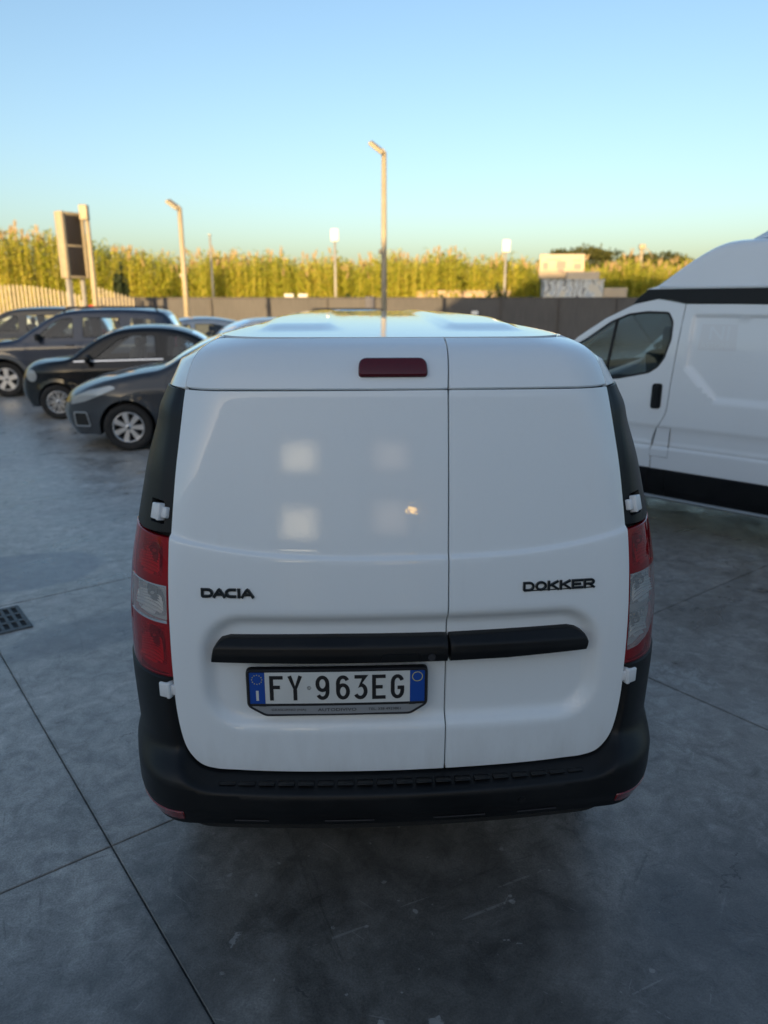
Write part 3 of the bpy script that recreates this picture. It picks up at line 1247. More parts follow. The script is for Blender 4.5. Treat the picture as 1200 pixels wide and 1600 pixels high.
# tail lights
def tail_light(sg, clear_low):
    mb = MB()
    inner = [(a + .005, b) for a, b in hs_ if .86 <= b <= 1.258]
    iz = lambda z: float(np.interp(z, hs_[:, 1], hs_[:, 0])) + .005
    ol = [(iz(.850), .850)] + inner + [(iz(1.260), 1.260), (.93, 1.262), (.985, 1.255), (.992, 1.1), (.992, .95), (.975, .89), (.93, .862), (.82, .848)]
    ol = [(sg * a, b) for a, b in ol]
    back = lambda s, z, o_: DK(s, z, o_ - .065)
    mb.patch(ol, back, .02, skirt=((0, .066),))
    t_ = mb.build('tail_light', ['lamp_back'], van)

    def region(name, pts, mat, off, sp=.012, sk=((.0, -.004),)):
        m_ = MB()
        m_.patch([(sg * a, b) for a, b in pts], lambda s, z, o_: DK(s, z, o_ + off), sp, skirt=sk)
        return m_.build(name, [mat], t_)
    zt, zb = (1.126, 1.017) if sg < 0 else (1.131, .893)
    wi = .865
    clear = round_poly([(iz(zb) + .004, zb), (wi - .01, zb + .006), (wi, zt - .004), (iz(zt) + .004, zt)], .006, 3)
    if sg > 0:
        clear = [(iz(.893) + .003, .893), (.72, .898), (.79, .925), (.835, .965), (.858, 1.02), (.866, 1.08), (.862, zt), (iz(zt) + .003, zt)]
    rim = .0
    red = list(ol)
    m_ = MB()
    m_.patch(red, lambda s, z, o_: DK(s, z, o_ + .006), .012, holes=[[(sg * a, b) for a, b in clear]], skirt=((.002, -.002), (.003, -.02)))
    m_.build('red_lens', ['lens_red'], t_)
    region('clear_lens', offset_poly(np.array(clear) if area(clear) > 0 else np.array(clear)[::-1], -.0008), 'lens_clear', .006)
    # moulded chambers behind the lens: dark upper bowl with its bulb, bright prismatic field below
    def bowl(s0, s1, z0, z1, f0=0.0, f1=.62):
        cs, cz = (s0 + s1) / 2, (z0 + z1) / 2
        fn = lambda s, z, o_: DK(s, z, o_ - .010 - .034 * np.clip(1 - ((np.abs(s) - cs) / (s1 - s0) * 2) ** 2, 0, 1) * np.clip(1 - ((z - cz) / (z1 - z0) * 2) ** 2, 0, 1))
        m_ = MB()
        m_.patch([(sg * a, b) for a, b in round_poly([(s0, z0), (s1, z0), (s1, z1), (s0, z1)], .012, 4)], fn, .010, skirt=())
        m_.build('reflector', ['reflector'], t_)
        # prisms: little pyramids standing off the bowl
        m3 = MB()
        st = .0075
        za, zb_ = z0 + (z1 - z0) * f0 + .006, z0 + (z1 - z0) * f1
        for a in np.arange(s0 + .006, s1 - .006, st):
            for b in np.arange(za, zb_, st):
                u_, v_ = (a - cs) / (s1 - s0) * 2, (b - (za + zb_) / 2) / (zb_ - za) * 2
                if abs(u_) ** 3 * .9 + abs(v_) ** 3 * .9 > 1:
                    continue
                g = st * .44
                q = fn(np.array([a - g, a + g, a + g, a - g, a, ]) * sg, np.array([b - g, b - g, b + g, b + g, b + g * .5]), np.array([.012, .012, .012, .012, .0165]))
                fs_ = [(0, 1, 4), (1, 2, 4), (2, 3, 4), (3, 0, 4)]
                m3.add(q, fs_ if sg > 0 else [f[::-1] for f in fs_], 0, False)
        m3.build('prism_field', ['prism'], t_)
        m2 = MB()
        c = DK(sg * (cs - .015), z0 + (z1 - z0) * .74, -.016)
        m2.cyl(c, Vector(c) + Vector((0, -.010, -.003)), .016, .013, 20, 0)
        m2.cyl(Vector(c) + Vector((0, -.010, -.003)), Vector(c) + Vector((0, -.012, -.0035)), .006, .005, 12, 1)
        m2.build('bulb', ['interior', 'reflector_plain'], t_)
    rects = [(.70, .825, 1.145, 1.245)] + ([(.69, .85, 1.03, 1.118), (.70, .83, .875, 1.0)] if sg < 0 else [(.685, .845, 1.03, 1.12), (.685, .80, .92, 1.0)])
    m_ = MB()
    m_.patch(ol, lambda s, z, o_: DK(s, z, o_ - .010), .02, holes=[[(sg * a, b) for a, b in round_poly([(s0, z0), (s1, z0), (s1, z1), (s0, z1)], .012, 4)] for s0, s1, z0, z1 in rects], skirt=())
    m_.build('liner', ['lamp_liner'], t_)
    bowl(.70, .825, 1.145, 1.245)
    if sg < 0:
        bowl(.69, .85, 1.03, 1.118)
        bowl(.70, .83, .875, 1.0)
        ledge = [(iz(1.02) + .004, 1.0155), (.86, 1.0195), (.86, 1.0255), (iz(1.02) + .004, 1.0215)]
        region('chrome_edge', ledge, 'chrome', .0075)
        region('chrome_edge', [(iz(1.12) + .003, 1.1225), (.862, 1.1225), (.862, 1.1265), (iz(1.12) + .003, 1.1265)], 'chrome', .0075)
        region('chrome_edge', [(.8585, 1.025), (.8645, 1.025), (.8645, 1.1225), (.8585, 1.1225)], 'chrome', .0074)
    else:
        bowl(.685, .845, 1.03, 1.12)
        bowl(.685, .80, .92, 1.0)
        region('chrome_edge', [(iz(1.0) + .004, 1.003), (.85, 1.012), (.85, 1.018), (iz(1.0) + .004, 1.009)], 'chrome', -.001)
    return t_


tail_light(-1, False)
tail_light(1, True)

# bumper
door_low = np.array([(-a, b) for a, b in hs_[hs_[:, 1] < .86][::-1]] + [(a, b) for a, b in hs_[hs_[:, 1] < .86]])


def bump_off(s, z):
    a = np.abs(s)
    base = .010 + .078 * sstep(.625, .540, z) * (1 - .80 * sstep(.62, .92, a))
    base = base - .020 * sstep(.47, .40, z) * (1 - sstep(.8, 1.0, a))
    d = dist_poly(np.stack([np.ravel(s), np.ravel(z)], -1), door_low, False).reshape(np.shape(s))
    return -.014 + (base + .014) * np.clip((d - .004) / .022, 0, 1)


def BF(s, z, o_):
    s, z = np.asarray(s, float), np.asarray(z, float)
    return DK(s, z, np.asarray(o_) + bump_off(s, z))


mb = MB()
inn = offset_poly(door_low[::-1], 0)
up_l = [(-1.123, .846), (-.95, .846), (-.80, .842), (-.675, .842)]
low = [(-1.06, .40), (-.9, .395), (-.5, .40), (0, .402), (.5, .40), (.9, .395), (1.06, .40), (1.123, .47)]
dl = np.array([(s * 1.0067, z - .0045 * (1 if abs(s) < .62 else 0)) for s, z in door_low])
ol = [(-1.123, .47)] + low + [(1.123, .846), (.95, .846), (.80, .842), (.6755, .842)] + [tuple(q) for q in dl[::-1]] + [(-.6755, .842), (-.80, .842), (-.95, .846), (-1.123, .846)]
exs = []
for dd in (.009, .014, .019, .024, .030):
    q = door_low.copy()
    e = np.gradient(q, axis=0)
    e /= np.hypot(*e.T)[:, None]
    nrm = np.stack([e[:, 1], -e[:, 0]], 1)
    exs.append(q + nrm * dd)
mb.patch(ol, BF, .014, extra=exs, skirt=((.004, -.004), (.010, -.022), (.010, -.09)), bsp=.014)
bumper = mb.build('bumper', ['black_plastic'], van)
# tread ribs on the step of the bumper
for k in range(19):
    s = -.52 + k * 1.04 / 18
    mb = MB()
    c = DK(s, .5300, .040)
    ang = math.atan(.2 * s)
    mb.box(c, (.048, .040, .005), 0, .0018, Matrix.Rotation(ang, 4, 'Z') @ Matrix.Rotation(R(-10), 4, 'X'), 1)
    mb.build('tread_pad', ['black_plastic'], bumper)
for sg in (-1, 1):
    mb = MB()
    mb.patch([(sg * a, b) for a, b in [(.645, .452), (.645, .418), (.70, .412), (.80, .408), (.895, .425), (.90, .438), (.80, .443)]], lambda s, z, o_: BF(s, z, o_ + .004), .012)
    mb.build('reflector_strip', ['reflex_red'], bumper)
for s0, s1 in ((-.50, -.40), (-.235, -.09), (.085, .24), (.34, .46)):  # paler ribs draw in the reflections along the slots
    mb = MB()
    mb.stroke([(s, .418) for s in np.linspace(s0, s1, 8)], .006, BF, -.002, .004)
    mb.build('slot_glint', ['dark_alloy'], bumper)
mb = MB()
c = BF(np.array(.345), np.array(.475), 0.0)
mb.cyl(c, Vector(c) + Vector((0, -.004, 0)), .011, .010, 16)
mb.build('tow_cover', ['black_plastic'], bumper)

mb = MB()
mb.box((0, 2.2, .30), (1.50, 3.9, .10), 0, .03)
mb.box((0, .19, .335), (1.36, .05, .17), 0, .02)
mb.cyl((-.72, .80, .30), (.72, .80, .30), .045, .045, 12)
mb.tube([(.38, .16, .27), (.38, .5, .25), (.30, 1.2, .25)], .028, 10)
mb.cyl((0, .52, .20), (0, .52, .30), .30, .30, 28)
mb.build('underbody', ['gap_black'], van)

# handle strip across both doors
def strip_fn(s, z, o_):
    prof = np.interp(z, [.903, .910, .935, .958, .970, .979], [.022, .032, .037, .034, .020, .010])
    return DK(s, z, o_ + prof - .006)


for side, ol in ((-1, [(-.549, .914), (-.3, .911), (.1215, .911), (.1225, .977), (-.2, .979), (-.500, .977), (-.525, .970), (-.540, .953)]),
                 (1, [(.1315, .911), (.3, .913), (.534, .923), (.538, .945), (.530, .964), (.510, .976), (.488, .981), (.3, .979), (.1325, .977)])):
    mb = MB()
    mb.patch(ol, strip_fn, .012, extra=[[(s, z) for s in np.linspace(-.55, .55, 90)] for z in (.912, .935, .958, .970)], skirt=((.003, -.004), (.004, -.05)))
    mb.build('handle_strip', ['black_plastic'], doors[side])
mb = MB()
mb.patch(round_poly([(-.07, .913), (.045, .913), (.04, .938), (-.062, .938)], .008, 4), lambda s, z, o_: strip_fn(s, z, o_ + .003), .012, skirt=((.001, -.004),))
mb.build('door_release', ['black_plastic'], doors[-1])
mb = MB()
c = strip_fn(np.array(.076), np.array(.926), 0.0)
mb.cyl(c, Vector(c) + Vector((0, -.005, 0)), .011, .0105, 20)
mb.build('lock', ['dark_alloy'], doors[-1])

# high brake light
mb = MB()
mb.patch(round_poly([(-.116, 1.704), (.068, 1.704), (.067, 1.742), (-.115, 1.742)], [.006, .006, .02, .02], 5), lambda s, z, o_: DK(s, z, o_ + .014), .012, skirt=((.004, -.004), (.005, -.02)))
mb.build('brake_light', ['lens_dark_red'], van)
mb = MB()
mb.patch([(-.114, 1.705), (.066, 1.705), (.066, 1.74), (-.114, 1.74)], lambda s, z, o_: DK(s, z, o_ + .006), .03, skirt=())
mb.build('brake_light_back', ['interior'], van)

# ------------------------------------------------------------------ lettering
def LET(ch):
    """strokes on a box 1 wide, 1 tall"""
    return {
        'D': [([(0, 0), (0, 1), (.55, 1)] + arc(.55, .5, .45, .5, 90, -90, 10) + [(.0, 0)], True)],
        'A': [([(0, 0), (.42, .93), (.5, 1), (.58, .93), (1, 0)], False), ([(.2, .3), (.8, .3)], False)],
        'C': [([(1, 1), (.45, 1)] + arc(.45, .5, .45, .5, 90, 270, 10) + [(.45, 0), (1, 0)], False)],
        'I': [([(.5, 0), (.5, 1)], False)],
        'O': [(arc(.5, .5, .5, .5, 0, 360, 24)[:-1], True)],
        'K': [([(0, 0), (0, 1)], False), ([(.95, 1), (.1, .48)], False), ([(.3, .6), (1, 0)], False)],
        'E': [([(1, 1), (0, 1), (0, 0), (1, 0)], False), ([(0, .5), (.9, .5)], False)],
        'R': [([(0, 0), (0, 1), (.7, 1)] + arc(.7, .72, .3, .28, 90, -90, 8) + [(.0, .44)], False), ([(.5, .44), (1, 0)], False)],
        'F': [([(1, 1), (0, 1), (0, 0)], False), ([(0, .54), (.88, .54)], False)],
        'Y': [([(0, 1), (.5, .42), (1, 1)], False), ([(.5, .42), (.5, 0)], False)],
        '9': [(arc(.5, .69, .5, .31, 0, 360, 20)[:-1], True), ([(1, .69), (1, .3)] + arc(.5, .3, .5, .3, 0, -150, 9), False)],
        '6': [(arc(.5, .31, .5, .31, 0, 360, 20)[:-1], True), ([(0, .31), (0, .7)] + arc(.5, .7, .5, .3, 180, 30, 9), False)],
        '3': [([(.05, 1), (.95, 1), (.45, .6)] + arc(.45, .31, .55, .31, 85, -150, 12), False)],
        'G': [(arc(.5, .7, .5, .3, 20, 180, 8) + arc(.5, .3, .5, .3, 180, 360, 10) + [(1, .45), (.5, .45)], False)],
    }[ch]


def word(mb, letters, fn, w, o0, o1, m=0, edge_m=None, slant=0.0):
    for ch, s0, s1, z0, z1 in letters:
        for pts, cl in LET(ch):
            q = []
            for x, y in pts:
                zz_ = z0 + w / 2 + y * (z1 - z0 - w)
                q.append((s0 + w / 2 + x * (s1 - s0 - w) + slant * (y - .5), zz_))
            if not cl:
                q = [np.array(c_) for c_ in q]
                for e_, f_ in ((0, 1), (-1, -2)):
                    if pts[e_][1] in (0, 1):
                        d_ = q[e_] - q[f_]
                        q[e_] = q[e_] + d_ / np.hypot(*d_) * w * .5
            mb.stroke(q, w, fn, o0, o1, cl, m, edge_m)


mb = MB()
z0, z1 = 1.100, 1.1275
x0 = -.572
def L_(a, b): return x0 + a * .150, x0 + b * .150
let = []
for ch, a, b in (('D', 0, .235), ('A', .225, .465), ('C', .455, .665), ('I', .69, .745), ('A', .755, 1.0)):
    s0_, s1_ = L_(a, b)
    let.append((ch, s0_, s1_, z0, z1))
word(mb, let, DKd, .0082, -.001, .006, 0, 1)
mb.build('maker_badge', ['emblem', 'emblem_edge'], doors[-1])
mb = MB()
let = []
a0 = .339
for k, ch in enumerate('DOKKER'):
    w_ = .218 / 6
    let.append((ch, a0 + k * w_ + .001, a0 + (k + 1) * w_ - .0015, 1.103, 1.131))
word(mb, let, DKd, .0070, -.001, .006, 0, 1)
mb.stroke([(s, 1.1045) for s in np.linspace(.345, .55, 12)], .003, DKd, -.001, .003, False, 1)  # line under the letters draws in their shadow
mb.build('model_badge', ['emblem', 'emblem_edge'], doors[1])

# number plate
PF = lambda s, z, o_: DKd(s, z, np.asarray(o_) + .012)
def PLf(s, z, o_):
    # plates stay nearly flat: plane through the recess floor with a slight bow
    s, z = np.asarray(s, float), np.asarray(z, float)
    c = DK(s * .85 - .03, np.full(np.shape(s), .83), 0.0)
    P = np.stack([s, c[..., 1] * .9 - .018 - np.asarray(o_) , z], -1)
    return P
np_ = bpy.data.objects.new('number_plate', None)
col.objects.link(np_)
np_.parent = van
mb = MB()
mb.patch(round_poly([(-.454, .772), (-.405, .742), (.019, .742), (.066, .772), (.066, .889), (-.454, .889)], [.012, .012, .012, .012, .014, .014], 5), PLf, .03, skirt=((.002, -.002), (.0025, -.016)))
mb.stroke(round_poly([(-.450, .774), (-.403, .745), (.017, .745), (.062, .774), (.062, .886), (-.450, .886)], .010, 4), .006, PLf, 0, .004, True)
mb.stroke([(-.446, .7795), (.058, .7795)], .005, PLf, 0, .004)
for s in (-.41, .022):
    mb.stroke([(s - .01, .7775), (s + .01, .7775)], .004, PLf, 0, .006)
mb.build('plate_frame', ['plate_black'], np_)
mb = MB()
mb.patch([(-.408, .747), (.022, .747), (.046, .762), (.054, .774), (-.442, .774), (-.433, .762)], lambda s, z, o_: PLf(s, z, np.asarray(o_) + .0012), .05, skirt=())
text_mb(mb, 'GIUGLIANO (NA)', -.336, .7612, .0085, PLf, .0022, 1, .100)
text_mb(mb, 'AUTODIVIVO', -.196, .7612, .0095, PLf, .0022, 1, .112)
text_mb(mb, 'TEL. 338 4923861', -.058, .7612, .0080, PLf, .0022, 1, .094)
mb.build('frame_strip', ['plate_grey', 'plate_black'], np_)
mb = MB()
pw = lambda s, z, o_: PLf(s, z, np.asarray(o_) + .0015)
mb.patch([(-.402, .782), (.0155, .782), (.0155, .8815), (-.402, .8815)], pw, .05, skirt=((.0, -.001),))
zc = .832
hl = .078
let = [('F', -.389, -.350, zc - hl / 2, zc + hl / 2), ('Y', -.335, -.296, zc - hl / 2, zc + hl / 2), ('9', -.257, -.217, zc - hl / 2, zc + hl / 2), ('6', -.198, -.158, zc - hl / 2, zc + hl / 2),
       ('3', -.146, -.107, zc - hl / 2, zc + hl / 2), ('E', -.094, -.055, zc - hl / 2, zc + hl / 2), ('G', -.040, -.001, zc - hl / 2, zc + hl / 2)]
word(mb, let, pw, .0112, 0, .0012, 1)
mb.stroke(arc(-.2755, .832, .0052, .0052, 0, 360, 16)[:-1], .0012, pw, 0, .0006, True, 1)
text_mb(mb, 'R', -.2755, .832, .006, pw, .0006, 1)
mb.build('plate_face', ['plate_white', 'plate_black'], np_)
for k, (s0_, s1_) in enumerate(((-.4465, -.4025), (.016, .0585))):
    mb = MB()
    mb.patch([(s0_, .782), (s1_, .782), (s1_, .8815), (s0_, .8815)], pw, .05, skirt=((.0, -.001),))
    cs = (s0_ + s1_) / 2
    if k == 0:
        for j in range(12):
            a_ = 2 * math.pi * j / 12
            mb.stroke(arc(cs + .0145 * math.cos(a_), .859 + .0145 * math.sin(a_), .001, .001, 0, 360, 6)[:-1], .0012, pw, 0, .0005, True, 1)
        mb.stroke([(cs, .792), (cs, .824)], .0075, pw, 0, .0006, False, 2)
    else:
        mb.stroke(arc(cs, .862, .0145, .0145, 0, 360, 28)[:-1], .0018, pw, 0, .0006, True, 1)
    mb.build('blue_band', ['plate_blue', 'plate_yellow', 'plate_white'], np_)


# ------------------------------------------------------------------ the tall white van to the right
VH = R(45.5)
tv = thing('high_roof_van', 'white high roof cargo van parked on the right with black roof band and sill cladding', 'van', (2.28 + math.cos(VH) * .95, 6.19 + math.sin(VH) * .95, 0), VH)


def tv_half(z):
    return .95 - np.interp(z, [.25, .5, .9, 1.2, 1.6, 1.9, 2.0, 2.4], [.02, 0, 0, .012, .045, .085, .10, .17])


def TVs(sg):
    def f(u, z, o_):
        u, z, o_ = np.broadcast_arrays(np.asarray(u, float), np.asarray(z, float), np.asarray(o_, float))
        # swage lines
        o2 = o_ - .010 * sstep(.905, .870, z) * (1 - sstep(.76, .735, z)) + .002 * sstep(.76, .735, z) - .012 * np.clip(1 - np.abs(z - .730) / .008, 0, 1)
        # inset upper field of the load-bay panel
        inn = sstep(-.205, -.225, u + np.where(z < 1.40, (1.40 - z) * 1.05, 0)) * sstep(1.145, 1.160, z) * (1 - sstep(1.79, 1.803, z))
        o2 = o2 - .012 * inn
        pl = np.where(u > 1.0, -.28 * ((u - 1.0) / .8) ** 2, 0)      # nose narrows
        w = tv_half(z) + pl + o2
        return np.stack([sg * w, u, z], -1)
    return f


def sgp(pts, sg):
    return pts


SEAM = [(-.131, 1.885), (-.115, 1.563), (-.10, 1.253), (-.096, 1.10), (-.085, 1.0), (-.03, .885), (.003, .80), (.004, .70), (-.003, .538)]
SEAMs = [tuple(q) for q in spline(SEAM, 4)]
swz = [[(u, z) for u in np.linspace(-3.0, 1.6, 120)] for z in (.720, .727, .734, .742, .76, .870, .888, .905)]
fld = [[(u, z) for u in np.linspace(-3.0, -.2, 70)] for z in (1.145, 1.160, 1.79, 1.803)] + [[(-.205 - d - (1.40 - z) * 1.05 * (z < 1.4), z) for z in np.linspace(1.16, 1.79, 60)] for d in (0.0, .010, .020)]
for sg in (-1, 1):
    fn = TVs(sg)
    flap = [(-.026, .888), (-.146, .888), (-.145, .642), (.011, .642)]
    # load bay side
    mb = MB()
    arch = [(-2.28 + .38 * math.cos(a), .33 + .38 * math.sin(a)) for a in np.linspace(2.6, .54, 18)]
    gap = .0055
    ol = [(a - gap, b) for a, b in SEAMs] + [(-.006, .535), (-1.9, .54)] + [(-1.95, .54)] + [q for q in arch[::-1] if q[1] > .545] + [(-2.62, .545), (-3.05, .56), (-3.08, 1.2), (-3.02, 1.89)]
    ol = [(a - gap, b) for a, b in SEAMs] + [(-1.90, .54)] + [q for q in arch[::-1] if q[1] > .55] + [(-3.05, .56), (-3.08, 1.2), (-3.02, 1.89)]
    mb.patch(ol, fn, .045, holes=[], extra=swz + fld, bsp=.03)
    mb.build('load_bay_side', ['van_white_paint'], tv)
    if sg < 0:
        mb = MB()
        # fuel flap: thin plate edged by a dark line
        mb.patch(flap[::-1], lambda u, z, o_: fn(u, z, np.asarray(o_) + .0035), .03, extra=swz, skirt=((.001, -.001), (.0015, -.004)))
        mb.build('fuel_flap', ['van_white_paint'], tv)
        mb = MB()
        mb.stroke(flap, .006, lambda u, z, o_: fn(u, z, np.asarray(o_) + .001), 0, .0012, True)
        mb.build('flap_gap', ['gap_black'], tv)
    # cab door with its glass
    win = round_poly([(.93, 1.46), (.70, 1.593), (.50, 1.735), (.34, 1.802), (.18, 1.822), (.0, 1.818), (-.045, 1.75), (-.052, 1.61), (-.015, 1.458), (.03, 1.385), (.10, 1.335), (.36, 1.272), (.80, 1.22)], .02, 3)
    mb = MB()
    dl_ = [(a + gap, b) for a, b in SEAMs]
    ol = dl_[::-1] + [(.10, 1.925), (.30, 1.885), (.55, 1.765), (.80, 1.60), (1.02, 1.40), (1.10, 1.0), (1.06, .60), (1.0, .54), (.4, .54)]
    mb.patch(ol, fn, .04, holes=[win], extra=swz, bsp=.025, hole_skirt=((.004, -.006), (.008, -.03)))
    d = mb.build('cab_door', ['van_white_paint'], tv)
    mb = MB()
    mb.stroke(win, .020, lambda u, z, o_: fn(u, z, np.asarray(o_)), -.006, .002, True)
    mb.stroke([(.447, 1.765), (.50, 1.25)], .022, lambda u, z, o_: fn(u, z, np.asarray(o_)), -.02, .0)
    mb.build('window_seal', ['rubber'], d)
    mb = MB()
    mb.patch(win, lambda u, z, o_: fn(u, z, np.asarray(o_) - .012), .08, skirt=())
    mb.build('window', ['van_glass'], d)
    mb = MB()
    mb.patch(round_poly([(.043, 1.042), (.046, 1.243), (-.033, 1.247), (-.036, 1.046)], .024, 5), lambda u, z, o_: fn(u, z, np.asarray(o_) + .010), .02, skirt=((.004, -.004), (.005, -.014)))
    mb.patch(round_poly([(.02, 1.06), (.022, 1.225), (-.012, 1.228), (-.014, 1.062)], .014, 4), lambda u, z, o_: fn(u, z, np.asarray(o_) + .022), .02, skirt=((.004, -.004), (.006, -.014)))
    mb.build('handle', ['black_plastic'], d)
    # wing and nose flank
    mb = MB()
    archf = [(1.10 + .36 * math.cos(a), .33 + .36 * math.sin(a)) for a in np.linspace(.0, math.pi, 24)]
    mb.patch([(1.106, 1.0), (1.066, .70)] + [q for q in archf if q[1] > .62 and q[0] > 1.07][::-1] + [(1.46, .5), (1.80, .5), (1.80, .9), (1.70, 1.05), (1.2, 1.28), (1.03, 1.38)], fn, .05, bsp=.03)
    mb.build('front_wing', ['van_white_paint'], tv)
    # black sill cladding in three pieces, pale lip below
    for a, b in ((-1.92, -.148), (-.142, .002), (.010, .72)):
        mb = MB()
        mb.patch([(a, .30), (b, .30), (b, .528), (a, .535)], lambda u, z, o_: fn(u, z, np.asarray(o_) + .014 - .02 * sstep(.36, .30, z)), .05, extra=[[(a, z), (b, z)] for z in (.36, .33, .50)], skirt=((.003, -.003), (.004, -.03)))
        mb.build('sill_cladding', ['black_plastic'], tv)
    mb = MB()
    mb.tube([tuple(fn(u, .286, .0).reshape(3)) for u in (-1.95, -1, 0, .75)], .018, 8)
    mb.build('sill_lip', ['steel_lip'], tv)
    # black band under the high roof
    mb = MB()
    bo = [(-3.05, 1.888), (-.8, 1.888), (-.134, 1.895), (.0, 1.925), (.12, 1.93), (.20, 1.915), (.315, 1.885), (.27, 1.945), (.195, 2.004), (-.6, 2.006), (-3.05, 2.006)]
    mb.patch(bo, lambda u, z, o_: fn(u, z, np.asarray(o_) + .006), .05, bsp=.03, skirt=((.003, -.003), (.004, -.03)))
    mb.build('roof_band', ['black_plastic'], tv)
    mb = MB()
    mb.stroke([(-.141, 1.893), (-.150, 2.004)], .005, lambda u, z, o_: fn(u, z, np.asarray(o_) + .006), 0, .001)
    mb.build('band_joint', ['gap_black'], tv)
# high roof shell, lofted over the length
prof = spline([(.21, 2.006), (.14, 2.03), (.07, 2.085), (-.02, 2.165), (-.115, 2.240), (-.21, 2.305), (-.30, 2.350), (-.395, 2.373), (-.58, 2.380), (-1.0, 2.385), (-2.9, 2.385), (-3.05, 2.33)], 6)
rows = []
for u, zt in prof:
    h_ = zt - 2.004
    k = np.linspace(-1, 1, 41)
    a = np.sign(k) * np.abs(np.sin(k * math.pi / 2)) ** .28
    b = np.abs(np.cos(k * math.pi / 2)) ** .14
    zz_ = 2.004 + h_ * b
    wz = tv_half(zz_) + .004
    lip_ = .012 * (zz_ < 2.02)
    rows.append(np.stack([a * (wz + lip_), np.full(41, u), zz_], -1))
V = np.array(rows)
mb = MB()
mb.grid(V)
mb.build('high_roof', ['van_white_paint'], tv)
mb = MB()
for sg in (-1, 1):
    fn = TVs(sg)
    mb.tube([tuple(fn(u, 2.018, .010).reshape(3)) for u in (.10, -.2, -1, -2, -3)], .012, 6)
mb.build('roof_gutter', ['van_white_paint'], tv)
# wind deflector on the roof
mb = MB()
pr = [(-.44, 2.36), (-.50, 2.385), (-.68, 2.51), (-.95, 2.68), (-1.20, 2.74), (-2.2, 2.74), (-2.3, 2.37)]
rows = []
for u, z in pr:
    k = np.linspace(-1, 1, 13)
    rows.append(np.stack([k * .66, np.full(13, u) , 2.36 + (z - 2.36) * (1 - np.abs(k) ** 10 * .85)], -1))
mb.grid(np.array(rows))
mb.build('roof_pod', ['van_white_paint'], tv)
# core, cab floor, screens
mb = MB()
mb.box((0, -1.62, 1.16), (1.60, 2.9, 1.55), 0)
mb.box((0, .75, .62), (1.62, 1.7, .56), 0)
mb.box((0, -.16, 1.5), (1.62, .03, .9), 0)
mb.box((0, 1.0, 1.02), (1.5, .5, .25), 0, .05)
mb.build('inner_shell', ['interior'], tv)
for x in (-.48, .15, .55):
    mb = MB()
    mb.box((x, .15, 1.2), (.46, .16, .62), 0, .06, Matrix.Rotation(R(-10), 4, 'X'))
    mb.box((x, .12, 1.60), (.26, .10, .20), 0, .04)
    mb.build('seat', ['seat_fabric'], tv)
nose = [(1.80, .30), (1.88, .6), (1.84, .85), (1.66, 1.08), (1.12, 1.32), (.20, 1.99)]
rows = []
for y, z in nose:
    k = np.linspace(-1, 1, 21)
    W_ = float(tv_half(z)) - (.28 * ((y - 1) / .8) ** 2 if y > 1 else 0) - .012
    rows.append(np.stack([k * W_, y - .10 * np.abs(k) ** 3, np.full(21, z)], -1))
V = np.array(rows)
mb = MB()
mb.grid(V[:5])
mb.build('nose', ['van_white_paint'], tv)
mb = MB()
mb.grid(V[4:])
mb.build('windscreen', ['car_glass'], tv)
mb = MB()
mb.add([(-.9, -3.06, .5), (.9, -3.06, .5), (.9, -3.06, 1.9), (-.9, -3.06, 1.9)], [(0, 1, 2, 3)], 0, False)
mb.build('rear_door', ['van_white_paint'], tv)
for x in (-.90, .90):
    for y in (1.10, -2.28):
        wheel(tv, (x, y, .33), 1 if x > 0 else -1, .33, .21, 'six')


# ghost of removed lettering on the load bay
t = NT('ghost_print').set(Base_Color=(.735, .757, .785, 1), Roughness=.45, Coat_Weight=.6)
mb = MB()
fn = TVs(-1)
gf = lambda a, b, o_: fn(-a, b, o_)
mb.patch([(.275, 1.53), (.575, 1.535), (.56, 1.735), (.285, 1.735)], gf, .03, skirt=(), holes=[])
text_mb(mb, 'NI', .43, 1.668, .105, gf, .0012, 1, .15)
text_mb(mb, 'ASTONI', .405, 1.572, .048, gf, .0012, 1, .22)
o = mb.build('ghost_lettering', ['ghost_print', 'van_white_paint'], tv)
for v in o.data.vertices:
    v.co.x -= .0012


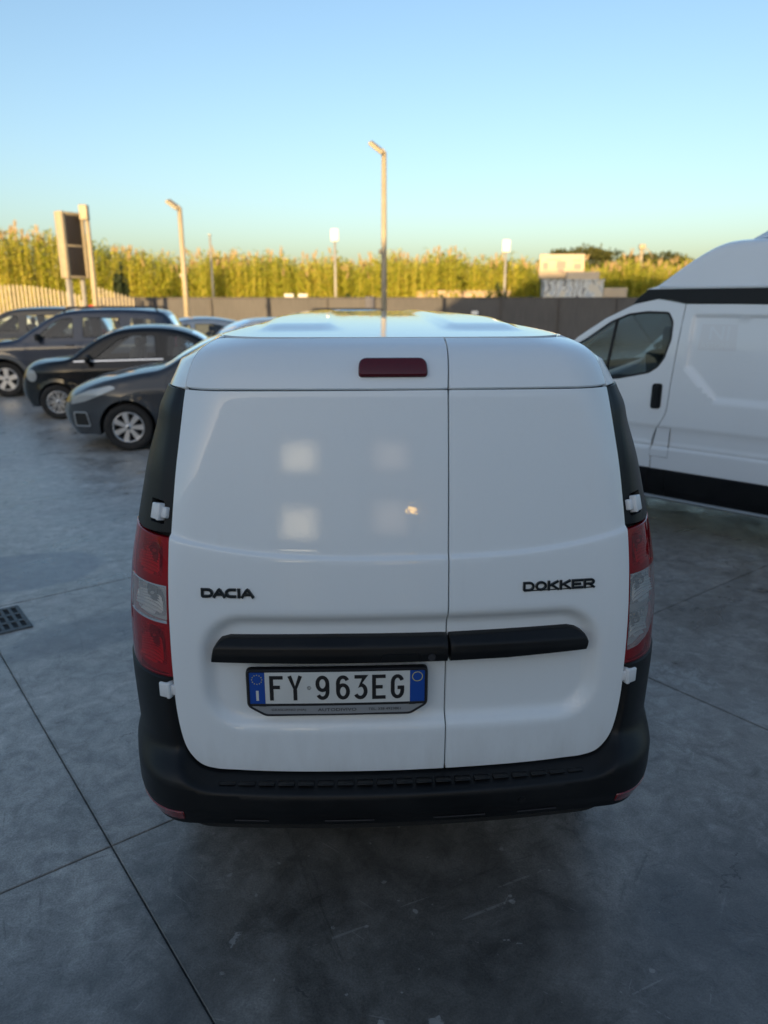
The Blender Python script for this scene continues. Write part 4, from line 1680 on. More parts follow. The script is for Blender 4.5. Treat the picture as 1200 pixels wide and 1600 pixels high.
# ------------------------------------------------------------------ parked cars
def make_car(name, label, loc, rz, sp, group='cars parked in the yard', detail=True):
    """local +Y forward, front axle at y = 0; profile x runs from the front bumper backwards"""
    car = thing(name, label, 'car', loc, rz, group)
    fa, ra_, L, W = sp['fa'], sp['ra'], sp['L'], sp['W']
    r, arch, sill, belt = sp['r'], sp['arch'], sp['sill'], sp['belt']
    path = spline(sp['path'], 7)                       # centre-line profile, front bottom to rear bottom
    a0 = math.asin((sill - r) / arch)
    arcs = []
    for ax in (ra_, fa):
        arcs += [(ax + arch * math.cos(a), r + arch * math.sin(a)) for a in np.linspace(a0, math.pi - a0, 22)]
    outline = [tuple(q) for q in path] + [(path[-1][0] - .25, sill)] + arcs + [(path[0][0] + .2, sill)]
    pl = np.array(path)
    nf, nr = sp.get('nf', .42), sp.get('nr', .25)
    lf, lr = sp.get('lf', .9), sp.get('lr', .8)

    def side(sg):
        def f(x, z, o_):
            x, z, o_ = np.broadcast_arrays(np.asarray(x, float), np.asarray(z, float), np.asarray(o_, float))
            w = W * (1 - nf * np.clip((lf - x) / lf, 0, 1) ** 2.6 - nr * np.clip((x - L + lr) / lr, 0, 1) ** 2.4)
            bz = np.interp(x, [0, fa, L], [belt - .06, belt, belt + sp.get('wedge', .08)])
            w = w - np.maximum(z - bz, 0) * sp.get('tumble', .34)
            w = w - .16 * np.maximum(.62 - z, 0) ** 1.5 - .05 * sstep(bz - .16, bz + .02, z)
            w = w - .010 * sstep(.74, .70, z) * sstep(.50, .56, z)
            # flared lips round the wheels
            for ax in (fa, ra_):
                d = np.hypot(x - ax, z - r)
                w = w + .022 * np.exp(-((d - arch) / .06) ** 2) + sp.get('flare', 0) * np.exp(-np.maximum(d - arch, 0) / .10)
            dd = dist_poly(np.stack([x.ravel(), z.ravel()], -1), pl, False).reshape(x.shape)
            rad = .07
            k = np.clip(1 - dd / rad, 0, 1)
            w = w - rad * (1 - np.sqrt(np.maximum(0, 1 - k * k)))
            w = np.maximum(w, .05) + o_
            return np.stack([sg * w, fa - x, z], -1)
        return f
    inset = []
    e = np.gradient(pl, axis=0)
    e /= np.hypot(*e.T)[:, None]
    nin = np.stack([e[:, 1], -e[:, 0]], 1)
    for dd in (.008, .022, .042, .066):
        inset.append(pl + nin * dd)
    pm = sp['paint']
    for sg in (-1, 1):
        fn = side(sg)
        mb = MB()
        dh = [d['outline'] for d in sp['doors']]
        oh = sp.get('quarter', [])
        mb.patch(outline, fn, .05, holes=dh + oh, extra=inset, skirt=(), hole_skirt=((.0015, -.002), (.002, -.012)), bsp=.03)
        # wheel housings
        for ax in (fa, ra_):
            aa = np.linspace(a0, math.pi - a0, 22)
            px, pz = ax + arch * np.cos(aa), r + arch * np.sin(aa)
            e0 = fn(px, pz, 0)
            e1 = e0.copy()
            e1[:, 0] = sg * (np.abs(e1[:, 0]) - .25)
            mb.grid(np.stack([e0, e1]), 1, flip=sg > 0)
        mb.build('body_side', [pm, 'interior'], car)
        for d in sp['doors']:
            mb = MB()
            win = d.get('window')
            mb.patch(offset_poly(np.array(d['outline']) if area(d['outline']) > 0 else np.array(d['outline'])[::-1], -.004), fn, .05, holes=[win] if win else [], extra=inset, bsp=.03,
                     hole_skirt=((.004, -.006), (.005, -.02)))
            do = mb.build('door', [pm], car)
            if win:
                mb = MB()
                mb.patch(win, lambda u, z, o_: fn(u, z, np.asarray(o_) - .008), .08, skirt=())
                mb.build('window', ['car_glass'], do)
                if d.get('chrome'):
                    mb = MB()
                    w0 = d['chrome']
                    mb.stroke(w0, .022, fn, 0, .008)
                    mb.build('belt_strip', ['chrome'], do)
                mb = MB()
                mb.stroke(win, .016, fn, -.008, .002, True)
                mb.build('window_seal', ['rubber'], do)
            if d.get('handle'):
                hx, hz = d['handle']
                mb = MB()
                c = fn(np.array(hx), np.array(hz), .022)
                mb.box(c, (.022, .17, .028), 0, .008)
                mb.build('handle', [sp.get('handle_mat', pm)], do)
        for q in oh:
            mb = MB()
            mb.patch(q, lambda u, z, o_: fn(u, z, np.asarray(o_) - .006), .08, skirt=())
            mb.build('quarter_window', ['car_glass'], car)
        # headlight and tail light on the corners
        mb = MB()
        mb.patch(sp['headlight'], lambda u, z, o_: fn(u, z, np.asarray(o_) + .008), .03, skirt=((.002, -.004), (.003, -.012)))
        mb.patch(sp['headlight'], lambda u, z, o_: fn(u, z, np.asarray(o_) + .002), .03, m=1, skirt=())
        mb.build('headlight', ['headlamp_glass', 'reflector_plain'], car)
        mb = MB()
        mb.patch(sp['taillight'], lambda u, z, o_: fn(u, z, np.asarray(o_) + .008), .03, skirt=((.002, -.004), (.003, -.012)))
        mb.build('tail_light', ['lens_dark_red'], car)
        if 'fog' in sp:
            mb = MB()
            mb.patch(sp['fog'], lambda u, z, o_: fn(u, z, np.asarray(o_) + .003), .03, skirt=((.002, -.004),))
            mb.stroke(sp['fog'], .018, fn, .002, .016, True, 1)
            mb.build('fog_lamp_bezel', ['gap_black', 'silver_paint'], car)
        if 'mirror' in sp:
            mx, mz = sp['mirror']
            c = Vector(fn(np.array(mx), np.array(mz), .10).tolist())
            mb = MB()
            mb.box(c, (.20, .10, .14), 0, .045, None, 4)
            mb.cyl(c, fn(np.array(mx), np.array(mz - .05), -.02), .022, .03, 10)
            mb.build('door_mirror', [sp.get('mirror_mat', pm)], car)
        if 'cladding' in sp:
            for ax in (fa, ra_):
                aa = np.linspace(a0 + .1, math.pi - a0 - .1, 26)
                mb = MB()
                mb.stroke([(ax + (arch + .035) * math.cos(a), r + (arch + .035) * math.sin(a)) for a in aa], .075, fn, -.004, .012)
                mb.build('arch_cladding', [sp['cladding']], car)
        if 'lower' in sp:
            mb = MB()
            mb.patch(sp['lower'], lambda u, z, o_: fn(u, z, np.asarray(o_) + .004), .05)
            mb.build('bumper_corner', ['black_plastic'], car)
    # skin from bumper over bonnet and roof to the tail
    fl = side(1)
    yl = fl(pl[:, 0], pl[:, 1], 0)[:, 0]
    nt_n = 15
    k = np.linspace(-1, 1, nt_n)
    nout = -nin
    V = np.zeros((len(pl), nt_n, 3))
    crown = sp.get('crown', .045)
    frontness = np.clip((lf * .6 - pl[:, 0]) / (lf * .6), 0, 1)
    for i in range(len(pl)):
        c_ = crown * (1 + .9 * frontness[i]) * (1 - np.abs(k) ** 2.4)
        V[i, :, 0] = k * yl[i]
        V[i, :, 1] = fa - (pl[i, 0] + nout[i, 0] * c_)
        V[i, :, 2] = pl[i, 1] + nout[i, 1] * c_
    def rng_(a, b):
        i0 = int(np.argmin(np.hypot(*(pl - np.array(a)).T)))
        i1 = int(np.argmin(np.hypot(*(pl - np.array(b)).T)))
        return min(i0, i1), max(i0, i1)
    ws, rw = rng_(*sp['windscreen']), rng_(*sp['rear_window'])
    mb = MB()
    for i in range(len(pl) - 1):
        for j in range(nt_n - 1):
            glass_here = any(a <= i < b for a, b in (ws, rw)) and 1 <= j < nt_n - 2
            if glass_here:
                continue
            mb.add([V[i, j], V[i, j + 1], V[i + 1, j + 1], V[i + 1, j]], [(0, 1, 2, 3)], 0)
    bt = mb.build('body_top', [pm], car)
    bm = bmesh.new()
    bm.from_mesh(bt.data)
    bmesh.ops.remove_doubles(bm, verts=bm.verts[:], dist=1e-5)
    bmesh.ops.recalc_face_normals(bm, faces=bm.faces[:])
    bm.to_mesh(bt.data)
    bm.free()
    for nm, (a, b) in (('windscreen', ws), ('rear_window', rw)):
        mb = MB()
        mb.grid(V[a:b + 1, 1:nt_n - 1] * 1.0)
        mb.build(nm, ['car_glass'], car)
    # grille
    gz = sp.get('grille')
    if gz:
        i0, i1 = rng_(*gz)
        mb = MB()
        Vg = V[i0:i1 + 1, 4:11].copy()
        Vg[..., 1] += .006
        mb.grid(Vg)
        mb.build('grille', ['gap_black'], car)
    # floor and cabin
    mb = MB()
    mb.box((0, fa - (fa + ra_) / 2, (sill + belt - .12) / 2 + .02), (2 * W - .46, ra_ - fa - 2 * arch - .04, belt - .12 - sill), 0)
    mb.box((0, fa - L / 2, sill + .10), (2 * W - .60, L - .8, .18), 0)
    mb.box((0, fa - (fa + .42), belt - .12), (2 * W - .40, .34, .20), 0, .06)      # dashboard
    mb.build('cabin_floor', ['interior'], car)
    if detail:
        sw = sp['seats']
        for sx in sw:
            for yy in (-.36, .36):
                mb = MB()
                mb.box((yy, fa - sx, belt - .02), (.44, .15, .52), 0, .06, Matrix.Rotation(R(12), 4, 'X'))
                mb.box((yy, fa - sx - .08, belt + .32), (.25, .09, .17), 0, .04)
                mb.build('seat', ['seat_fabric'], car)
        mb = MB()
        mb.rev([(.185, -.012), (.197, 0), (.185, .012), (.173, 0), (.185, -.012)], (-.36, fa - sw[0] + .52, belt + .02), (0, -.9, .42), 28)
        mb.build('steering_wheel', ['interior'], car)
    if sp.get('rails'):
        x0_, x1_, zr = sp['rails']
        for sg in (-1, 1):
            mb = MB()
            fx = side(sg)
            pts = [(x0_, zr - .10), (x0_ + .08, zr), (x1_ - .08, zr), (x1_, zr - .10)]
            ww = abs(float(fx(np.array((x0_ + x1_) / 2), np.array(zr - .12), 0)[0]))
            mb.tube([(sg * (ww - .02), fa - a, b) for a, b in pts], .018, 8)
            mb.build('roof_rail', ['dark_alloy'], car)
    # plate
    wo = W - .055
    for ax in (fa, ra_):
        for sg in (-1, 1):
            wheel(car, (sg * wo, fa - ax, r), sg, r, .205, sp['rim'])
    return car


HATCH = dict(L=4.28, W=.90, fa=.83, ra=3.51, r=.316, arch=.365, sill=.22, belt=.90, rim='seven', paint='grey_paint', nf=.50, lf=1.05, wedge=.12,
    path=[(.14, .20), (.03, .34), (.0, .50), (.06, .66), (.20, .77), (.50, .895), (.95, .995), (1.30, 1.06), (1.62, 1.235), (1.98, 1.40), (2.35, 1.485), (2.9, 1.50), (3.45, 1.43), (3.85, 1.30), (4.08, 1.07), (4.22, .90), (4.28, .62), (4.20, .30), (4.12, .24)],
    doors=[dict(outline=round_poly([(1.33, .30), (2.36, .28), (2.42, .9), (2.40, 1.40), (2.15, 1.385), (1.90, 1.28), (1.56, 1.08), (1.36, .95)], .04, 4),
                window=round_poly([(1.72, 1.0), (2.34, 1.02), (2.34, 1.36), (2.12, 1.34), (1.93, 1.24)], .03, 4), handle=(2.22, .90)),
           dict(outline=round_poly([(2.38, .28), (3.05, .30), (3.20, .62), (3.42, .95), (3.32, 1.33), (2.95, 1.405), (2.42, 1.41), (2.44, .9)], .04, 4),
                window=round_poly([(2.46, 1.03), (3.22, 1.07), (3.20, 1.30), (2.92, 1.37), (2.46, 1.37)], .03, 4), handle=(3.2, .93))],
    quarter=[round_poly([(1.40, .975), (1.60, .985), (1.62, 1.08)], .012, 3)],
    headlight=round_poly([(.085, .60), (.30, .655), (.72, .83), (.66, .865), (.36, .80), (.12, .70)], .03, 4),
    taillight=round_poly([(3.95, .82), (4.18, .78), (4.16, .95), (3.98, .98)], .03, 4),
    fog=round_poly([(.13, .32), (.34, .33), (.30, .51), (.12, .50)], .02, 3), mirror=(1.62, .98), grille=((.0, .45), (.08, .68)),
    windscreen=((1.34, 1.08), (2.12, 1.44)), rear_window=((3.75, 1.36), (4.08, 1.07)), seats=(2.15, 2.95))
MINI = dict(L=3.55, W=.815, fa=.62, ra=3.0, r=.292, arch=.335, sill=.21, belt=.93, rim='mesh', paint='black_paint', nf=.50, lf=1.0, nr=.34, wedge=.04, tumble=.30,
    path=[(.12, .19), (.02, .34), (.0, .50), (.03, .66), (.10, .79), (.24, .885), (.50, .945), (.85, 1.0), (1.10, 1.17), (1.38, 1.34), (1.70, 1.455), (2.10, 1.49), (2.55, 1.465), (2.95, 1.34), (3.22, 1.12), (3.40, .90), (3.52, .66), (3.50, .40), (3.42, .22)],
    doors=[dict(outline=round_poly([(1.06, .28), (2.22, .27), (2.36, .55), (2.38, 1.0), (2.33, 1.40), (1.95, 1.42), (1.62, 1.355), (1.28, 1.12), (1.08, .95)], .05, 4),
                window=round_poly([(1.24, .985), (2.26, 1.0), (2.25, 1.36), (1.93, 1.375), (1.66, 1.305)], .04, 4), handle=(2.12, .86), chrome=[(.93, .955), (1.5, .965), (2.0, .975), (2.37, .98)])],
    quarter=[round_poly([(2.44, 1.005), (2.98, 1.02), (2.88, 1.22), (2.70, 1.33), (2.44, 1.365)], .06, 4)],
    headlight=[tuple(q) for q in arc(.20, .72, .10, .10, 0, 360, 18)[:-1]],
    taillight=round_poly([(3.30, .62), (3.44, .62), (3.40, .86), (3.30, .86)], .03, 4), mirror=(1.18, 1.0), grille=((.01, .45), (.02, .60)),
    windscreen=((.88, 1.02), (1.62, 1.43)), rear_window=((2.85, 1.385), (3.26, 1.08)), seats=(1.85, 2.55), handle_mat='chrome')
SUV = dict(L=4.52, W=.93, fa=.86, ra=3.52, r=.362, arch=.43, sill=.30, belt=1.12, rim='five', paint='blue_paint', nf=.36, lf=.8, wedge=.07, tumble=.30, flare=.015, cladding='clad_grey',
    path=[(.12, .26), (.02, .42), (.0, .62), (.03, .84), (.12, .97), (.40, 1.06), (.80, 1.115), (1.15, 1.17), (1.45, 1.36), (1.78, 1.575), (2.05, 1.69), (2.5, 1.745), (3.3, 1.755), (3.95, 1.715), (4.14, 1.64), (4.32, 1.36), (4.42, 1.12), (4.50, .82), (4.48, .45), (4.38, .30)],
    doors=[dict(outline=round_poly([(1.36, .38), (2.34, .38), (2.38, 1.1), (2.34, 1.65), (2.05, 1.62), (1.80, 1.50), (1.45, 1.22), (1.33, 1.08)], .05, 4),
                window=round_poly([(1.52, 1.19), (2.27, 1.20), (2.26, 1.585), (2.06, 1.575), (1.86, 1.475)], .03, 4), handle=(2.2, 1.05)),
           dict(outline=round_poly([(2.39, .38), (2.98, .38), (3.10, .65), (3.32, .95), (3.30, 1.64), (2.42, 1.66), (2.43, 1.1)], .05, 4),
                window=round_poly([(2.47, 1.205), (3.20, 1.22), (3.20, 1.59), (2.47, 1.595)], .03, 4), handle=(3.14, 1.06))],
    quarter=[round_poly([(3.42, 1.24), (4.00, 1.30), (3.92, 1.55), (3.42, 1.585)], .04, 4)],
    headlight=round_poly([(.10, .80), (.36, .85), (.52, .96), (.20, .95)], .03, 4), taillight=round_poly([(4.28, .90), (4.46, .88), (4.36, 1.24), (4.26, 1.24)], .03, 4), mirror=(1.60, 1.21),
    windscreen=((1.20, 1.20), (1.95, 1.66)), rear_window=((4.16, 1.60), (4.38, 1.20)), seats=(2.2, 3.0), mirror_mat='black_plastic', rails=(2.1, 4.0, 1.80), grille=((.0, .66), (.04, .86)))


def place(sp, wx, wy, th):
    """centre of the front axle from the near front wheel's contact point; heading turned th degrees towards the camera from straight left"""
    nx, ny = math.sin(R(th)), -math.cos(R(th))
    w = sp['W'] - .10
    return (wx - nx * w, wy - ny * w, 0), R(90 + th)


def vary(sp, **kw):
    d = dict(sp)
    d.update(kw)
    return d


l, rz = place(HATCH, -3.37, 9.66, 11)
make_car('hatchback', 'dark grey hatchback with seven spoke wheels, its tail hidden by the white van', l, rz, HATCH)
l, rz = place(MINI, -5.46, 12.40, 10)
make_car('city_car', 'small round black city car with chrome belt line and multi spoke wheels', l, rz, MINI)
l, rz = place(SUV, -7.83, 15.47, 8)
make_car('off_road_car', 'dark blue off-road car with roof rails behind the small black car', l, rz, SUV)
sp = vary(SUV, paint='dark_paint', rails=None)
l, rz = place(sp, -10.6, 18.9, 8)
make_car('estate_car', 'dark tall car at the left edge, half hidden by the dark blue off-road car', l, rz, sp)
sp = vary(HATCH, paint='pale_paint')
l, rz = place(sp, -13.2, 22.3, 8)
make_car('saloon_car', 'pale car farthest back at the left edge, only its roof showing', l, rz, sp, detail=False)
sp = vary(HATCH, paint='silver_paint')
make_car('hatchback', 'grey roofed car just above the tail of the dark blue off-road car', (-6.6, 19.4, 0), R(112), sp)
make_car('hatchback', 'silver car, its roof edge showing over the left shoulder of the white van', (-4.6, 18.2, 0), R(115), vary(HATCH, paint='pale_paint'))
sp = vary(SUV, paint='silver_paint', rails=(1.9, 3.9, 1.715), path=[(x, z * .945) for x, z in SUV['path']])
def sc_(pts): return [(x, z * .945) for x, z in pts]
sp['doors'] = [dict(d, outline=sc_(d['outline']), window=sc_(d['window']), handle=(d['handle'][0], d['handle'][1] * .945)) for d in SUV['doors']]
sp['quarter'] = [sc_(q) for q in SUV['quarter']]
sp['belt'] = 1.06
make_car('estate_car', 'silver car with roof rails peeping over the middle of the white van roof', (-3.1, 21.6, 0), R(98), sp)


# ------------------------------------------------------------------ wall, fence, posts
wall = thing('boundary_wall', 'long wall hung with dark brown screening along the back of the yard', 'wall', (0, 35, 0))
mb = MB()
xs = np.linspace(-13.3, 34, 120)
zz = np.linspace(0, 2.06, 9)
X_, Z_ = np.meshgrid(xs, zz)
Y_ = .03 * np.sin(X_ * 2.1) * (.4 + .6 * np.cos(Z_ * 1.4)) + .012 * rng.standard_normal(X_.shape)
mb.grid(np.stack([X_, Y_, Z_], -1))
mb.build('screening', ['screening'], wall)
mb = MB()
mb.box((10.35, .16, 1.02), (47.3, .18, 2.04), 0)
mb.box((10.35, .13, 2.09), (47.4, .30, .07), 0, .012)
mb.build('coping', ['wall_cap'], wall)
for x in np.arange(-13.2, 34, 2.65):
    mb = MB()
    mb.box((x, -.075, 1.04), (.07, .06, 2.06), 0, .008)
    mb.build('post', ['wall_cap'], wall)
mb = MB()
mb.box((-.65, 34.86, 1.08), (.42, .10, 2.16), 0, .01)
tag(mb.build('service_post', ['post_blue']), 'dark blue upright panel on the brown wall left of the tall lamp post', 'post')
mb = MB()
mb.box((0, 0, 0), (.30, .16, .20), 0, .03)
mb.cyl((0, 0, -.1), (.0, .12, -.1), .03, .03, 8)
o = mb.build('wall_lamp', ['lamp_white'])
o.location = (4.15, 34.83, 1.42)
tag(o, 'small white lamp fixed to the shaded part of the wall', 'lamp')
for k, (x, lab) in enumerate(((-4.35, 'pale block on top of the wall, the left one of two'), (-3.72, 'pale block on top of the wall, the right one of two'))):
    mb = MB()
    mb.box((x, 35.2, 2.20), (.42, .22, .15), 0, .02)
    tag(mb.build('stone_block', ['plaster_pale']), lab, 'block', 'pale blocks lying on the wall')


def palisade(name, label, x0, x1, y, top, pitch):
    f = thing(name, label, 'fence', (x0, y, 0))
    n = int((x1 - x0) / pitch)
    for k in range(n + 1):
        x = k * pitch
        h = top(x0 + x)
        mb = MB()
        w, d = .036, .02
        vs = [(x - w, -d, .05), (x + w, -d, .05), (x + w, d, .05), (x - w, d, .05), (x - w, -d, h - .07), (x + w, -d, h - .07), (x + w, d, h - .07), (x - w, d, h - .07), (x, 0, h)]
        mb.add(vs, [(0, 1, 5, 4), (1, 2, 6, 5), (2, 3, 7, 6), (3, 0, 4, 7), (4, 5, 8), (5, 6, 8), (6, 7, 8), (7, 4, 8)], 0, False)
        mb.build('slat', ['fence_cream'], f)
    for z in (.35, 1.35):
        mb = MB()
        mb.box(((x1 - x0) / 2, .045, z), (x1 - x0, .04, .06), 0, .006)
        mb.build('rail', ['fence_cream'], f)
    for x in (0, x1 - x0):
        mb = MB()
        mb.box((x, .09, 1.0), (.10, .10, 2.0), 0, .01)
        mb.build('post', ['fence_cream'], f)


palisade('palisade_fence', 'cream palisade fence with arched top at the far left', -19.5, -12.9, 32.6, lambda x: 2.14 + .50 * max(0.0, math.cos((x + 15.75) / 2.1)) ** 1.1 if x > -19 else 2.2, .172)
palisade('palisade_fence', 'short run of cream palisade right of the sign, stepping down to the brown wall', -12.85, -11.2, 34.2, lambda x: 2.62 - .30 * (x + 12.85), .165)


def face_z(v):
    return v


# LED sign tower
sg_ = thing('sign_tower', 'tall two-legged information sign with two dark screens', 'sign', (-11.75, 29.4, 0), R(58))
mb = MB()
for x in (-.30, .30):
    mb.box((x, 0, 1.5), (.20 if x < 0 else .12, .14, 3.0), 0, .012)
mb.build('leg', ['pole_grey'], sg_)
mb = MB()
mb.box((0, 0, 3.95), (1.0, .34, 2.35), 0, .02)
mb.build('cabinet', ['pole_cream'], sg_)
for z in (4.49, 3.38):
    mb = MB()
    mb.box((.02, -.178, z), (.62, .02, 1.03), 0, .006)
    mb.build('screen', ['screen_dark'], sg_)
for x in (-.42, .44):
    mb = MB()
    mb.box((x, -.19, 3.95), (.12, .05, 2.35), 0, .01)
    mb.build('frame_bar', ['pole_cream'], sg_)
for z in (5.08, 3.935, 2.82):
    mb = MB()
    mb.box((.01, -.185, z), (.74, .045, .06), 0, .008)
    mb.build('frame_bar', ['pole_cream'], sg_)


# lamp posts
def lamp_post(label, x, y, h, r0, r1, head, mat='pole_cream', name='lamp_post'):
    o = thing(name, label, 'lamp post', (x, y, 0), 0, 'lamp posts in and behind the yard')
    mb = MB()
    mb.tube([(0, 0, 0), (0, 0, h * .5), (0, 0, h)], [r0, (r0 + r1) / 2, r1], 16)
    mb.box((0, 0, .02), (r0 * 3.6, r0 * 3.6, .03), 0, .005)
    mb.build('pole', [mat], o)
    if head == 'flood':
        mb = MB()
        M = Matrix.Rotation(R(36), 4, 'Y') @ Matrix.Rotation(R(18), 4, 'X')
        mb.box((-.20, -.03, h + .10), (.46, .34, .09), 0, .02, M)
        M2 = M.to_3x3()
        mb.box(Vector((-.20, -.03, h + .10)) + M2 @ Vector((0, 0, -.049)), (.38, .27, .012), 1, .003, M)
        mb.build('lamp_head', [mat, 'lamp_glass'], o)
        mb = MB()
        mb.tube([(0, 0, h - .08), (.0, 0, h + .01), (-.05, 0, h + .07)], .035, 8)
        mb.build('bracket', [mat], o)
    elif head == 'panel':
        mb = MB()
        mb.box((0, -.10, h + .02), (.40, .12, .62), 0, .05)
        mb.build('lamp_head', ['lamp_white'], o)
        mb = MB()
        mb.box((0, 0, h - .15), (.08, .16, .08), 0, .01)
        mb.build('bracket', [mat], o)
    elif head == 'arm':
        mb = MB()
        mb.tube([(0, 0, h - .5), (.35, 0, h - .05), (.75, 0, h - .6)], .035, 6)
        mb.box((0, -.05, h + .05), (.40, .25, .30), 0, .04)
        mb.build('lamp_head', [mat], o)
    elif head == 'horn':
        mb = MB()
        mb.box((-.07, -.05, h - .22), (.32, .26, .55), 0, .04)
        mb.build('lamp_head', [mat], o)
    else:
        mb = MB()
        mb.box((0, 0, h + .02), (r1 * 3, r1 * 3, .05), 0, .01)
        mb.build('lamp_head', [mat], o)
    if head == 'flood':
        mb = MB()
        mb.box((-.10, -.02, h * .56), (.10, .08, .12), 0, .01)
        mb.build('junction_box', [mat], o)
    return o


lamp_post('tallest cream lamp post rising behind the middle of the white van', .0, 22.0, 5.85, .085, .070, 'flood')
lamp_post('cream lamp post with tilted head behind the dark blue off-road car', -6.98, 27.0, 5.0, .10, .080, 'flood')
lamp_post('pale pole with a box head right beside the dark-screened sign', -11.15, 29.6, 5.35, .13, .075, 'horn')
lamp_post('thin grey pole among the reeds right of the lamp post by the off-road car', -8.9, 40, 5.2, .07, .05, 'cap', 'pole_grey')
lamp_post('grey pole with a bright white head, left of the tallest lamp post', -2.58, 41, 5.25, .08, .06, 'panel', 'pole_grey')
lamp_post('grey pole with a bright white head, left of the far billboard', 6.42, 41, 4.72, .08, .06, 'panel', 'pole_grey')
lamp_post('cream pole with a bent arm between the two umbrella pines', 16.2, 49, 5.2, .12, .10, 'arm')
mb = MB()
mb.box((-11.9, 31.2, 1.60), (.26, .2, .40), 0, .03)
mb.cyl((-11.9, 31.2, 0), (-11.9, 31.2, 1.42), .04, .04, 8)
tag(mb.build('hydrant_box', ['red_enamel']), 'small red box on a stand in front of the palisade by the sign', 'box')

# ------------------------------------------------------------------ far buildings
bb = thing('billboard', 'cream billboard with faded print above the graffiti-covered wall', 'billboard', (9.3, 40.6, 0), R(-8))
mb = MB()
mb.box((0, 0, 3.70), (2.30, .4, 1.22), 0, .03)
mb.build('panel', ['plaster_cream'], bb)
mb = MB()
rr = random.Random(3)
for (x, z, w, h) in ((-.05, 4.05, .55, .42), (-.05, 3.72, .36, .2), (-1.0, 4.0, .30, .38), (.95, 3.95, .42, .30), (.4, 3.6, .8, .08), (-.5, 4.35, .9, .06), (.9, 4.3, .5, .07)):
    mb.box((x * .84, -.203, 3.70 + (z - 3.95) * .84), (w * .84, .004, h * .84), 0)
mb.build('print', ['print_faded'], bb)
for x in (-.9, .9):
    mb = MB()
    mb.box((x, .05, 1.6), (.14, .14, 3.3), 0)
    mb.build('post', ['pole_grey'], bb)
gb = thing('graffiti_building', 'low pale building covered with graffiti under the billboard', 'building', (9.75, 39.2, 0), R(-6))
mb = MB()
mb.box((-.2, 0, 1.45), (2.9, 1.6, 2.95), 0)
mb.box((-.2, 0, 2.96), (3.0, 1.7, .08), 0, .01)
mb.build('wall', ['graffiti'], gb)
mb = MB()
mb.box((.35, .3, 3.18), (1.6, .7, .42), 0, .02)
mb.build('parapet', ['plaster_cream'], gb)
mb = MB()
mb.box((1.85, -.3, 1.30), (1.15, 1.1, 2.6), 0, .02)
mb.build('annexe', ['plaster_cream'], gb)
mb = MB()
mb.box((0, 0, 1.2), (3.4, 1.8, 2.35), 0)
mb.box((0, 0, 2.42), (3.6, 2.0, .16), 0, .02)
o = mb.build('shed', ['plaster_cream'])
o.location = (-13.6, 44, .12)
tag(o, 'low cream shed showing over the wall, left of a lamp post', 'shed')
mb = MB()
mb.box((0, 0, 1.2), (5.2, 1.8, 2.3), 0)
mb.box((0, 0, 2.38), (5.3, 1.9, .10), 0, .02)
o = mb.build('shed', ['plaster_rose'])
o.location = (4.4, 43.5, .1)
tag(o, 'long low rose-grey building just showing over the shaded wall', 'shed')

# ------------------------------------------------------------------ vegetation
def leaf_mesh(name, quads, tone, mats, stems=None):
    """quads: (N,4,3) array, tone: (N,) per leaf"""
    N = len(quads)
    V = quads.reshape(-1, 3)
    F = np.arange(N * 4).reshape(-1, 4)
    me = bpy.data.meshes.new(name)
    me.vertices.add(len(V))
    me.vertices.foreach_set('co', V.ravel())
    me.loops.add(N * 4)
    me.loops.foreach_set('vertex_index', F.ravel())
    me.polygons.add(N)
    me.polygons.foreach_set('loop_start', np.arange(N) * 4)
    me.polygons.foreach_set('loop_total', np.full(N, 4))
    at = me.attributes.new('tone', 'FLOAT', 'POINT')
    at.data.foreach_set('value', np.repeat(tone, 4).astype(np.float32))
    for m_ in mats:
        me.materials.append(MATS[m_])
    me.update(calc_edges=True)
    o = bpy.data.objects.new(name, me)
    col.objects.link(o)
    return o


